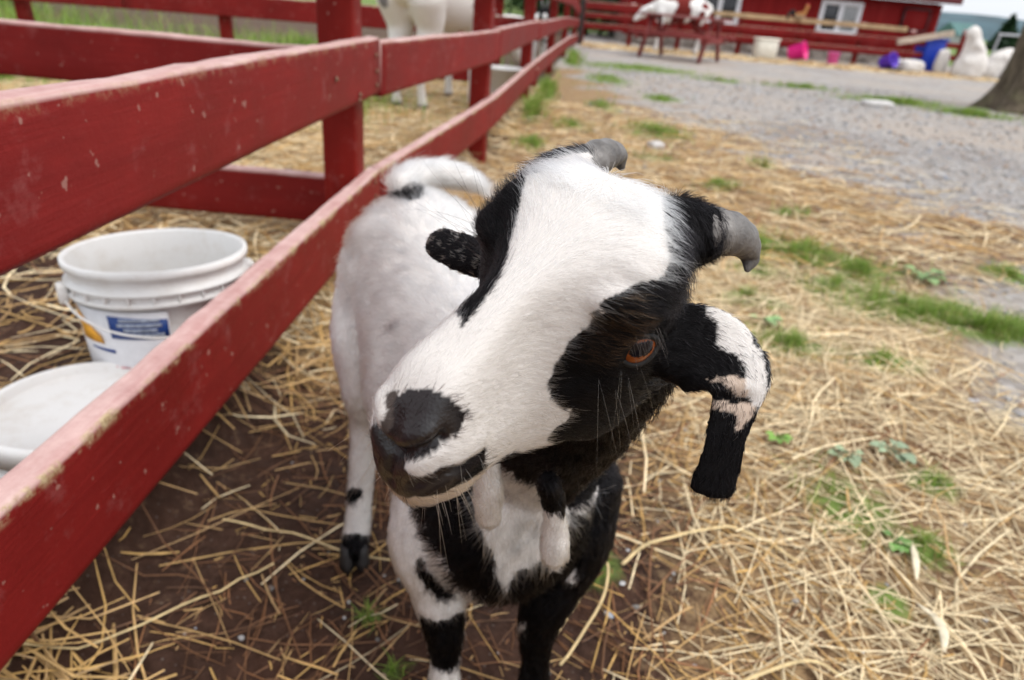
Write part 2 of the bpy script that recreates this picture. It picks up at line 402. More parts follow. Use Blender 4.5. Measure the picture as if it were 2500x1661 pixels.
def litter(N, x0, x1, y0, y1, wf, Lr, Wr, pale, brown, zmax=.012, bend=.25, azm=None):
    x, y = scatter(N, x0, x1, y0, y1, wf); n = len(x)
    L = rng.uniform(*Lr, n) * rng.choice([.45, 1., 1., 1.3], n); W = rng.uniform(*Wr, n)
    az = rng.uniform(0, np.pi, n) if azm is None else rng.normal(azm[0], azm[1], n)
    pl = pale(x, y) if callable(pale) else np.full(n, pale); br = brown(x, y) if callable(brown) else np.full(n, brown)
    mb.add(*stalks('s', x, y, L, W, az, straw_colors(n, pl, br), rng.random(n) ** 1.6 * zmax, bend))
side = lambda x, y: np.clip(.08 + .75 * sstep(.05, .7, x), 0, .82)
muddy = lambda x, y: np.clip(.50 - .42 * sstep(-.1, .6, x), .08, 1)
outside = lambda x, y: (x > fence_x(y) + .02) * (1 - .93 * gravel_w(x, y)) * np.clip(straw_w(x, y), .05, 1) * (1 - .72 * grass_w(x, y)) * (1 - .45 * sstep(.9, 1.6, x))
litter(21000, -.65, 1.9, .25, 2.4, outside, (.05, .20), (.0011, .0034), side, muddy, .014, .12)
litter(900, -.2, 1.6, .25, 2.4, outside, (.14, .30), (.0025, .0052), lambda x, y: np.full(len(x), .75), lambda x, y: np.full(len(x), .05), .022, .30)
litter(1500, -.65, .25, .2, 1.3, lambda x, y: (x > fence_x(y) - .05) * .5, (.04, .16), (.001, .0028), .04, .85, .006, .2)
litter(170, -.65, .25, .2, 1.3, lambda x, y: (x > fence_x(y) - .03) * 1.0, (.07, .24), (.0014, .0036), .15, .15, .014, .10)
litter(4200, -.5, .1, 1.05, 3.0, lambda x, y: (x > fence_x(y) - .05) * sstep(1.05, 1.5, y), (.08, .22), (.0015, .004), .1, .16, .03)
litter(600, -.62, -.2, .2, .62, lambda x, y: (y < .60 - .7 * (x + .55)) * .9, (.06, .2), (.003, .0062), .15, .1, .02)
litter(12000, -.2, 2.6, 2.3, 6.5, lambda x, y: (x > fence_x(y)) * (1 - .9 * gravel_w(x, y)) * (1 - .6 * grass_w(x, y)) * .8, (.08, .26), (.003, .007), .45, .22, .02)
penw = lambda x, y: (x < fence_x(y)) * straw_w(x, y)
litter(16000, -3.2, -.3, .9, 4.6, penw, (.08, .24), (.003, .0065), .45, .05, .035)
litter(600, -1.6, -.5, .5, 1.9, lambda x, y: (x < fence_x(y)) * 1., (.06, .2), (.002, .005), .1, .2, .02)
litter(6000, -1.6, .1, 4.2, 7.5, lambda x, y: (x < fence_x(y)) * .8, (.1, .3), (.004, .009), .4, .1, .03)
litter(2500, 1., 10.5, 15.6, 17.8, lambda x, y: np.full(len(x), .9), (.1, .4), (.01, .02), .4, .1, .03)
litter(16000, -.65, 1.9, .25, 2.2, lambda x, y: (x > fence_x(y) + .02) * (.25 + .75 * straw_w(x, y)) * (1 - .9 * gravel_w(x, y)), (.006, .03), (.0009, .0028), side, muddy, .008, .1)
# the long pale bent stalk right of the goat's front hooves
for P, w in (([(.20, .80), (.235, .845), (.30, .892), (.40, .93), (.455, .905), (.50, .86)], .0062), ([(.09, .66), (.14, .75), (.17, .84)], .005), ([(.10, .62), (.16, .72), (.175, .80), (.13, .83)], .004), ([(-.60, .50), (-.47, .62), (-.33, .76)], .004), ([(-.44, .84), (-.25, .80), (-.02, .78)], .0042), ([(.30, .60), (.44, .66), (.50, .64)], .0055), ([(.55, .62), (.62, .60), (.70, .50)], .006)):
    P = spline(np.array(P), 16); g = ground_z(P[:, 0], P[:, 1]); P = np.c_[P, g + .014 + .006 * np.sin(np.linspace(0, 5, 16))]
    add_tube(mb, P, np.c_[np.full(16, w / 2), np.full(16, w * .28)], 6, (.62, .47, .24))
straw_o = mb.build('straw', straw_m, smooth=False); tag(straw_o, kind='stuff')

# ---- grass
mb = MB()
for gx_, gy_, rx, ry, cnt, h in GRASS:
    n = cnt; a = rng.uniform(0, 2 * np.pi, n); r = np.abs(rng.normal(0, .52, n))
    x = gx_ + rx * r * np.cos(a); y = gy_ + ry * r * np.sin(a)
    w = vnoise(np.c_[x, y, 0 * x], 13, 8) + .5 * vnoise(np.c_[x, y, 0 * x], 31, 9) > (-.02 if gx_ > .4 else -.35); x, y = x[w], y[w]; n = len(x)
    if gx_ > -.3: 
        w = x > fence_x(y) + .02; x, y = x[w], y[w]; n = len(x)
    L = h * (.8 if 0 < gx_ < 2 else 1.) * rng.uniform(.4, 1.5, n); az = rng.uniform(0, 2 * np.pi, n); lean = rng.uniform(.25, 1.5, n); wd = (.0011 + .011 * h + (.0006 * gy_ if gy_ > 3 else 0)) * rng.uniform(.5, 1.2, n)
    d = np.stack([np.cos(az), np.sin(az), 0 * az], 1); s = np.stack([-np.sin(az), np.cos(az), 0 * az], 1)
    g = ground_z(x, y); P = np.c_[x, y, g - .003]; rows = []
    for tt, ww in ((0, 1.), (.45, .9), (.8, .55), (1., .06)):
        p = P + d * (L * lean * tt ** 1.7)[:, None] * .8 + np.array([0, 0, 1]) * (L * tt * (1 - .35 * lean * tt * .6))[:, None]
        rows += [p - s * (wd * ww * .5)[:, None], p + s * (wd * ww * .5)[:, None]]
    V = np.stack(rows, 1).reshape(-1, 3); b = (np.arange(n) * 8)[:, None, None]
    q = (np.array([[0, 1, 3, 2], [2, 3, 5, 4], [4, 5, 7, 6]])[None] + b).reshape(-1, 4)
    u = rng.random((n, 1)); c = np.array([.085, .17, .02]) * (1 - u) + np.array([.33, .48, .08]) * u
    dry = rng.random((n, 1)) < .12; c = np.where(dry, np.array([.35, .28, .12]), c)
    mb.add(V, q, np.repeat(c, 8, 0))
t = NT('grass'); a = t.attr().outputs['Color']; t.done(a, .5, .3)
tr = t.new('ShaderNodeBsdfTranslucent'); t.link(a, tr.inputs[0]); mx = t.new('ShaderNodeMixShader'); mx.inputs[0].default_value = .35
t.link(t.b.outputs[0], mx.inputs[1]); t.link(tr.outputs[0], mx.inputs[2]); t.link(mx.outputs[0], t.n['Material Output'].inputs[0])
tag(mb.build('grass', t.m, smooth=False), kind='stuff')

# ---- gravel and pebbles
ico = bmesh.new(); bmesh.ops.create_icosphere(ico, subdivisions=1, radius=1.); IV = np.array([v.co[:] for v in ico.verts]); IF = np.array([[v.index for v in f.verts] for f in ico.faces]); ico.free()
mb = MB()
def stones(N, x0, x1, y0, y1, wf, r0, r1, dark=.0):
    x, y = scatter(N, x0, x1, y0, y1, wf); n = len(x)
    r = r0 * (r1 / r0) ** (rng.random(n) ** 2.2); S = r[:, None] * rng.uniform(.6, 1.3, (n, 3)) * np.array([1, 1, .6]); a = rng.uniform(0, 6.28, n)
    V = IV[None] * (1 + rng.normal(0, .10, (n, len(IV), 1))) * S[:, None]
    ca, sa = np.cos(a)[:, None], np.sin(a)[:, None]; V = np.stack([V[..., 0] * ca - V[..., 1] * sa, V[..., 0] * sa + V[..., 1] * ca, V[..., 2]], -1)
    V += np.c_[x, y, ground_z(x, y) + S[:, 2] * .35][:, None]
    u = rng.random((n, 1)); c = np.array([.18, .165, .15]) * (1 - u) + np.array([.42, .41, .405]) * u
    w = rng.random((n, 1)); c = np.where(w < .12, np.array([.34, .24, .17]), c); c = np.where(w > .93, np.array([.30, .32, .36]), c)
    F = (IF[None] + (np.arange(n) * len(IV))[:, None, None]).reshape(-1, 3)
    mb.add(V.reshape(-1, 3), F, np.repeat(c, len(IV), 0))
gr_w = lambda x, y: gravel_w(x, y) * (x > fence_x(y)) * (1 - .7 * grass_w(x, y))
stones(7000, .8, 3.6, .4, 5.5, gr_w, .004, .016); stones(5000, .6, 5.5, 4, 11, gr_w, .008, .024)
stones(500, -.6, 1.4, .3, 2.4, lambda x, y: (x > fence_x(y) + .03) * (1 - gravel_w(x, y)), .0025, .008)
stones(260, -.1, 2.2, 2.2, 7, lambda x, y: (x > fence_x(y) + .03) * 1., .006, .02)
tag(mb.build('gravel', vcol('gravel_stone', .75, .25, 90), smooth=False), kind='stuff')

# ------------------------------------------------------------------ animals
def remesh(mb, voxel, smooth=4, fac=.5):
    V, F, c = mb.arrays()
    me = bpy.data.meshes.new('tmp'); me.from_pydata(V.tolist(), [], [tuple(x) for f in F for x in f]); o = bpy.data.objects.new('tmp', me); C.objects.link(o)
    m = o.modifiers.new('r', 'REMESH'); m.mode = 'VOXEL'; m.voxel_size = voxel
    if smooth: s = o.modifiers.new('s', 'SMOOTH'); s.iterations = smooth; s.factor = fac
    dg = bpy.context.evaluated_depsgraph_get(); ev = o.evaluated_get(dg); e = ev.to_mesh()
    V = np.zeros(len(e.vertices) * 3, np.float32); e.vertices.foreach_get('co', V); V = V.reshape(-1, 3).astype(float)
    q = np.zeros(len(e.loops), np.int32); e.loops.foreach_get('vertex_index', q); lt = np.zeros(len(e.polygons), np.int32); e.polygons.foreach_get('loop_total', lt)
    if (lt == 4).all(): F = q.reshape(-1, 4)
    else: F = [tuple(p.vertices) for p in e.polygons]
    ev.to_mesh_clear(); bpy.data.objects.remove(o); bpy.data.meshes.remove(me)
    return V, F

def vnormals(V, F):
    F = np.asarray(F); n = np.cross(V[F[:, 2]] - V[F[:, 0]], V[F[:, 3]] - V[F[:, 1]])
    N = np.zeros_like(V)
    for k in range(4): np.add.at(N, F[:, k], n)
    return unit(N)

def segdist(P, A):
    """distance from points to a polyline"""
    A = np.asarray(A, float); d = np.full(len(P), 1e9)
    for a, b in zip(A[:-1], A[1:]):
        ab = b - a; t = np.clip((P - a) @ ab / (ab @ ab + 1e-12), 0, 1); d = np.minimum(d, np.linalg.norm(P - a - t[:, None] * ab, axis=1))
    return d

def make_hair(name, root, nrm, flow, length, col, mat, parent, r0=.00011, lift=.30, k=5, clump=.003, cl=.45, jit=.16, label=None):
    """hair curves: root positions, lying along flow and lifted off the surface"""
    n = len(root); col = np.array(col); d = flow - nrm * np.sum(flow * nrm, 1, keepdims=True); d = unit(d)
    cid = np.floor((root + rng.normal(0, clump * .25, root.shape)) / clump).astype(np.int64)
    key = cid[:, 0] * 73856093 ^ cid[:, 1] * 19349663 ^ cid[:, 2] * 83492791
    uq, inv = np.unique(key, return_inverse=True); cnt = np.bincount(inv)
    cen = np.stack([np.bincount(inv, root[:, i]) / cnt for i in range(3)], 1)[inv]
    cj = rng.normal(0, jit, (len(uq), 3))[inv]; cl_len = rng.uniform(.75, 1.2, len(uq))[inv]; col = np.clip(col * np.clip(rng.normal(1., .09, len(uq)), .7, 1.15)[inv][:, None], 0, .92)
    d = unit(d + cj + rng.normal(0, jit * .6, (n, 3))); d = unit(d - nrm * np.sum(d * nrm, 1, keepdims=True))
    L = (length * rng.uniform(.65, 1.2, n) * cl_len)[:, None]; lf = lift * rng.uniform(.4, 1.5, (n, 1)) * rng.uniform(.5, 1.5, len(uq))[inv][:, None]
    pts = []
    for t in np.linspace(0, 1, k):
        p = root + d * L * t + nrm * L * lf * t * (1.25 - .75 * t)
        p = p + (cen + d * L * t + nrm * L * lf * t * (1.25 - .75 * t) - p) * cl * t ** 1.5
        pts.append(p)
    pts = np.stack(pts, 1)
    hc = bpy.data.hair_curves.new(name); hc.add_curves([k] * n)
    hc.attributes['position'].data.foreach_set('vector', pts.astype(np.float32).ravel())
    ra = hc.attributes.new('radius', 'FLOAT', 'POINT')
    prof = np.array([1., 1., .85, .6, .12]) if k == 5 else np.linspace(1, .1, k)
    r0 = np.broadcast_to(np.asarray(r0, float), (n,))
    ra.data.foreach_set('value', (r0[:, None] * prof[None]).astype(np.float32).ravel())
    ca = hc.attributes.new('hcol', 'FLOAT_COLOR', 'CURVE')
    ca.data.foreach_set('color', np.c_[col, np.ones(n)].astype(np.float32).ravel())
    hc.materials.append(mat)
    o = bpy.data.objects.new(name, hc); C.objects.link(o)
    if parent is not None: o.parent = parent; o.matrix_parent_inverse = Matrix.Translation(-parent.matrix_basis.translation)
    return o

def hair_material(name, gloss=.3):
    m = bpy.data.materials.new(name); m.use_nodes = True; t = m.node_tree; out = t.nodes['Material Output']
    t.nodes.remove(t.nodes['Principled BSDF'])
    h = t.nodes.new('ShaderNodeBsdfHairPrincipled'); h.parametrization = 'COLOR'
    a = t.nodes.new('ShaderNodeAttribute'); a.attribute_name = 'hcol'
    t.links.new(a.outputs['Color'], h.inputs['Color']); h.inputs['Roughness'].default_value = gloss; h.inputs['Radial Roughness'].default_value = .6; h.inputs['IOR'].default_value = 1.17
    if 'Random Roughness' in h.inputs: h.inputs['Random Roughness'].default_value = .2
    t.links.new(h.outputs[0], out.inputs[0]); return m
M['fur'] = hair_material('fur_hair')

# head frame of the near goat: columns right, towards nose, up; origin between the eyes
HO = np.array([.0205, .3087, .6976]); HS = np.array([.966, .752, 1.355])
HM = np.array([[-.7845, -.6152, .0782], [.5907, -.7797, -.2077], [.1887, -.1167, .9751]])
def head(p): return HO + (np.asarray(p, float) * HS) @ HM.T
def to_head(p): return ((np.asarray(p, float) - HO) @ HM) / HS

HEAD = [  # y, then half profile (x, z) top centre to bottom centre, cm
    (-9.8, [(0, -2.2), (2.0, -2.5), (3.4, -3.6), (4.0, -5.4), (3.8, -7.2), (2.6, -8.8), (0, -9.2)]),
    (-8.0, [(0, .2), (2.3, 0.), (3.9, -1.2), (4.6, -3.6), (4.5, -6.6), (3.1, -9.5), (0, -9.9)]),
    (-5.5, [(0, 1.7), (2.5, 1.5), (4.2, .3), (4.9, -2.4), (4.7, -6.4), (3.2, -9.7), (0, -10.0)]),
    (-3.0, [(0, 1.9), (2.6, 1.7), (4.7, .7), (5.3, -1.8), (4.6, -6.0), (3.1, -9.3), (0, -9.6)]),
    (-0.5, [(0, 1.5), (2.5, 1.3), (4.8, .5), (5.35, -1.7), (4.2, -5.4), (2.8, -8.5), (0, -8.9)]),
    (2.0, [(0, .75), (1.7, .6), (3.0, -.3), (3.55, -2.5), (3.3, -5.2), (2.5, -8.1), (0, -8.6)]),
    (4.6, [(0, -.1), (1.0, -.2), (1.65, -1.0), (2.15, -3.1), (2.5, -5.4), (2.0, -7.8), (0, -8.2)]),
    (7.2, [(0, -.9), (.95, -1.0), (1.55, -1.8), (2.05, -3.8), (2.45, -5.6), (1.9, -7.4), (0, -7.8)]),
    (9.4, [(0, -1.6), (1.1, -1.7), (1.75, -2.4), (2.3, -4.1), (2.5, -5.8), (1.9, -7.7), (0, -8.2)]),
    (11.4, [(0, -2.2), (1.25, -2.35), (2.0, -3.2), (2.45, -4.6), (2.5, -5.9), (1.7, -7.5), (0, -8.0)]),
    (13.0, [(0, -3.2), (1.1, -3.3), (1.75, -3.9), (2.05, -4.9), (2.0, -5.9), (1.3, -7.2), (0, -7.6)]),
    (13.8, [(0, -4.1), (.7, -4.15), (1.15, -4.5), (1.3, -5.1), (1.2, -5.7), (.8, -6.3), (0, -6.4)])]
def head_rings(spec, nl=40, nc=17):
    ys = spline([[r[0]] for r in spec], nl)[:, 0]; pr = spline([np.array(r[1], float) for r in spec], nl)
    out = []
    for y, p in zip(ys, pr):
        p = spline(p, nc); p[:, 0] = np.maximum(p[:, 0], 0); left = p[1:-1][::-1] * np.array([-1, 1])
        q = np.concatenate([p, left]); out.append(np.c_[q[:, 0], np.full(len(q), y), q[:, 1]])
    return np.array(out) * .01

parts = []      # (rings, tangents per ring, tag)
g = MB(); KV, KF, KT = [], [], []
def comp(rings, flow, tagname, cap=True):
    V, F = loft(rings, cap); g.add(V, F); KV.append(V)
    fl = np.asarray(flow, float)
    if fl.ndim == 1: fl = np.repeat(fl[None], len(rings), 0)
    KF.append(np.repeat(fl, rings.shape[1], 0)); KT.extend([tagname] * len(V))
def ctube(P, rad, tagname, m=20, up=(0, 0, 1), n=24, sign=1, flow=None):
    rg, T = tube(P, rad, m, up, n); comp(rg, T * sign if flow is None else np.asarray(flow, float), tagname)

comp(head(head_rings(HEAD).reshape(-1, 3)).reshape(40, -1, 3), HM[:, 1] * -1, 'head')
# forehead bulge and horn bumps under the hair
for s in (-1, 1):
    ctube([head((s * .030, .012, -.006)), head((s * .043, 0, -.0065)), head((s * .046, -.015, -.010))], [.009, .011, .010], 'head', flow=-HM[:, 1], n=10)   # brow
ctube([np.array([0.0632, 0.3547, 0.6867]), np.array([0.0820, 0.3498, 0.6948]), np.array([0.0952, 0.3479, 0.6978])], [.024, .0215, .0160], 'head', flow=unit(np.array([0.0952, 0.3479, 0.6978]) - np.array([0.0632, 0.3547, 0.6867])), n=10)
ctube([np.array([0.0203, 0.3959, 0.7022]), np.array([0.0281, 0.4059, 0.7086]), np.array([0.0338, 0.4114, 0.7130])], [.021, .0180, .0140], 'head', flow=unit(np.array([0.0338, 0.4114, 0.7130]) - np.array([0.0203, 0.3959, 0.7022])), n=10)
# neck
ctube([head((0, -.055, -.045)), (.062, .405, .610), (.048, .475, .525), (.020, .56, .43), (-.005, .62, .37)], [(.042, .050), (.050, .056), (.060, .064), (.076, .080), (.088, .095)], 'neck', n=20, m=24)
# trunk
BH = np.array([.30, -.954, 0]); BR = np.array([-.954, -.30, 0])
TR = [(.026, .498, .332, .043, .055), (.021, .518, .330, .075, .087), (.009, .56, .342, .093, .119), (-.014, .62, .352, .105, .146), (-.055, .72, .362, .112, .142), (-.092, .82, .385, .110, .132), (-.125, .90, .418, .107, .122), (-.150, .965, .440, .098, .108), (-.170, 1.02, .440, .072, .082), (-.180, 1.045, .438, .040, .048)]
T5 = spline(TR, 30); a = np.linspace(0, 2 * np.pi, 32, endpoint=False)
rg = np.stack([np.array([x, y, z]) + np.cos(a)[:, None] * BR * w + np.sin(a)[:, None] * np.array([0, 0, 1.]) * h for x, y, z, w, h in T5])
comp(rg, -BH * .8 + np.array([0, 0, -.6]), 'trunk')
# legs: shoulder / hip down to the pastern
LEGS = {'fr': ([(-.064, .60, .33), (-.074, .572, .265), (-.062, .562, .205), (-.050, .553, .155), (-.047, .55, .10), (-.047, .545, .052), (-.048, .532, .024)], [(.050, .056), (.040, .046), (.028, .031), (.0245, .0255), (.0175, .018), (.020, .021), (.0215, .024)]),
        'fl': ([(.082, .61, .33), (.088, .585, .265), (.070, .57, .21), (.058, .562, .158), (.060, .558, .10), (.062, .552, .052), (.064, .538, .024)], [(.050, .056), (.038, .045), (.027, .031), (.0235, .0255), (.017, .018), (.020, .021), (.0215, .024)]),
        'hr': ([(-.205, .93, .43), (-.215, .90, .34), (-.212, .865, .27), (-.215, .872, .205), (-.214, .845, .135), (-.215, .815, .06), (-.217, .795, .024)], [(.055, .090), (.050, .075), (.032, .042), (.0195, .024), (.016, .018), (.0195, .020), (.021, .024)]),
        'hl': ([(-.055, .97, .43), (-.050, .945, .34), (-.052, .92, .27), (-.055, .93, .205), (-.055, .90, .135), (-.055, .875, .06), (-.056, .855, .024)], [(.055, .090), (.050, .075), (.032, .042), (.0195, .024), (.016, .018), (.0195, .020), (.021, .024)])}
for k_, (P, r) in LEGS.items(): ctube(P, r, 'legfl' if k_ == 'fl' else 'leg', up=(.3, -.95, 0), n=34, m=18)
# tail carried up and over to one side
TAIL = [np.array([-0.1779, 0.9734, 0.5448]), np.array([-0.1689, 0.9938, 0.5521]), np.array([-0.1471, 1.0181, 0.5561]), np.array([-0.1137, 1.0389, 0.5529]), np.array([-0.0841, 1.0459, 0.5445]), np.array([-0.0699, 1.0522, 0.5347])]
ctube(TAIL, [.020, .020, .0195, .018, .014, .007], 'tail', n=20, m=12)
# ears
EAR_L = [np.array([0.0821, 0.3361, 0.6360]), np.array([0.0964, 0.3331, 0.6389]), np.array([0.1103, 0.3272, 0.6360]), np.array([0.1194, 0.3193, 0.6290]), np.array([0.1209, 0.3120, 0.6190]), np.array([0.1190, 0.3067, 0.6060]), np.array([0.1170, 0.3016, 0.5892]), np.array([0.1151, 0.2985, 0.5740]), np.array([0.1146, 0.2974, 0.5696])]
EAR_LW = [(.018, .012), (.0245, .0070), (.0245, .0048), (.0190, .0050), (.0150, .0038), (.0130, .0032), (.0132, .0030), (.0138, .0028), (.0122, .0024)]
vd = unit(FWD)
ctube(EAR_L, EAR_LW, 'ear', up=-vd * 1.0, n=44, m=20)
EAR_R = [np.array([-0.0194, 0.3829, 0.6604]), np.array([-0.0291, 0.3904, 0.6596]), np.array([-0.0412, 0.4044, 0.6587]), np.array([-0.0527, 0.4198, 0.6559]), np.array([-0.0586, 0.4316, 0.6527])]
ctube(EAR_R, [(.012, .008), (.0125, .004), (.0125, .0035), (.011, .003), (.007, .003)], 'ear', up=-vd, n=24, m=14)
# the two tassels under the throat
ctube([np.array([-0.0089, 0.4107, 0.5031]), np.array([-0.0079, 0.4168, 0.4706]), np.array([-0.0077, 0.4227, 0.4489]), np.array([-0.0060, 0.4269, 0.4280])], [.008, .0100, .0110, .0088], 'wattle', n=18, m=14)
ctube([np.array([0.0348, 0.4024, 0.4865]), np.array([0.0420, 0.4066, 0.4614]), np.array([0.0467, 0.4134, 0.4301]), np.array([0.0483, 0.4164, 0.4025])], [.008, .0098, .0106, .0086], 'wattle', n=18, m=14)
KV = np.concatenate(KV); KF = unit(np.concatenate(KF)); KT = np.array(KT)

BV, BF = remesh(g, .0019, 5)
# sculpting strokes in head space: (polyline, radius, depth)
H_ = to_head(BV); N_ = vnormals(BV, BF); near = (H_[:, 1] > -.12) & (np.abs(H_[:, 0]) < .09) & (H_[:, 2] > -.13)
EYE = [np.array([-.0482, -.0124, -.0262]), np.array([.0482, -.0124, -.0262])]
strokes = []
for s in (-1, 1):
    strokes += [([(s * .0028, .1378, -.0495), (s * .0110, .1372, -.0445), (s * .0176, .1315, -.0405), (s * .0205, .1227, -.0372)], .0027, -.0060),   # nostril slit
                ([(s * .009, .1345, -.0390), (s * .0165, .1290, -.0350)], .0045, .0026),                                                    # wing of the nostril
                ([(s * .002, .1352, -.0640), (s * .0157, .1349, -.0575), (s * .0245, .1189, -.0520), (s * .0264, .0930, -.0535)], .0024, -.0034),  # mouth line
                ([(s * .0225, .118, -.0465), (s * .0250, .095, -.0475)], .007, .0014),
                ([EYE[0] * [-s, 1, 1], EYE[0] * [-s, 1, 1] + [0, .001, 0]], .0130, -.0060),
                ([(s * .040, .006, -.036), (s * .033, .030, -.036)], .008, -.0022),                                                      # tear groove
                ([(s * .022, .03, -.010), (s * .018, .06, -.017)], .010, -.0010)]
strokes += [([(0, .1395, -.047), (0, .1355, -.0640)], .0022, -.0030), ([(0, .132, -.036), (0, .138, -.046)], .003, -.0008)]
def world_stroke(P, r_, dep):
    global BV
    BV = BV + N_ * (dep * np.exp(-(segdist(BV, P) / r_) ** 2))[:, None]
hv = H_[near]; dsp = np.zeros(len(hv))
for P, r, dep in strokes: dsp += dep * np.exp(-(segdist(hv, P) / r) ** 2)
BV[near] += N_[near] * dsp[:, None]
world_stroke([np.array([0.0969, 0.3169, 0.6199]), np.array([0.1091, 0.3112, 0.6219]), np.array([0.1267, 0.3097, 0.6211])], .0035, -.0016); world_stroke([np.array([0.0985, 0.3206, 0.6273]), np.array([0.1107, 0.3148, 0.6291]), np.array([0.1265, 0.3130, 0.6278])], .004, .0014)   # fold of the hanging ear
world_stroke([(-.215, .90, .50), (-.235, .93, .47)], .03, .010); world_stroke([(-.05, .96, .53), (-.035, .98, .50)], .03, .009); world_stroke([(-.24, .86, .40), (-.215, .80, .38)], .035, -.008)
# gentle muscle and bone irregularity
BV += N_ * (vnoise(BV, 20, 5) * .0034 + vnoise(BV, 60, 6) * .0007)[:, None] * (~near)[:, None]
BN = vnormals(BV, BF)
# nearest component gives region and lie of the coat
kd = kdtree.KDTree(len(KV))
for i_, v in enumerate(KV): kd.insert(v, i_)
kd.balance()
idx = np.array([kd.find(v)[1] for v in BV]); BT = KT[idx]; BFl = KF[idx]

HAIR_N = 260000
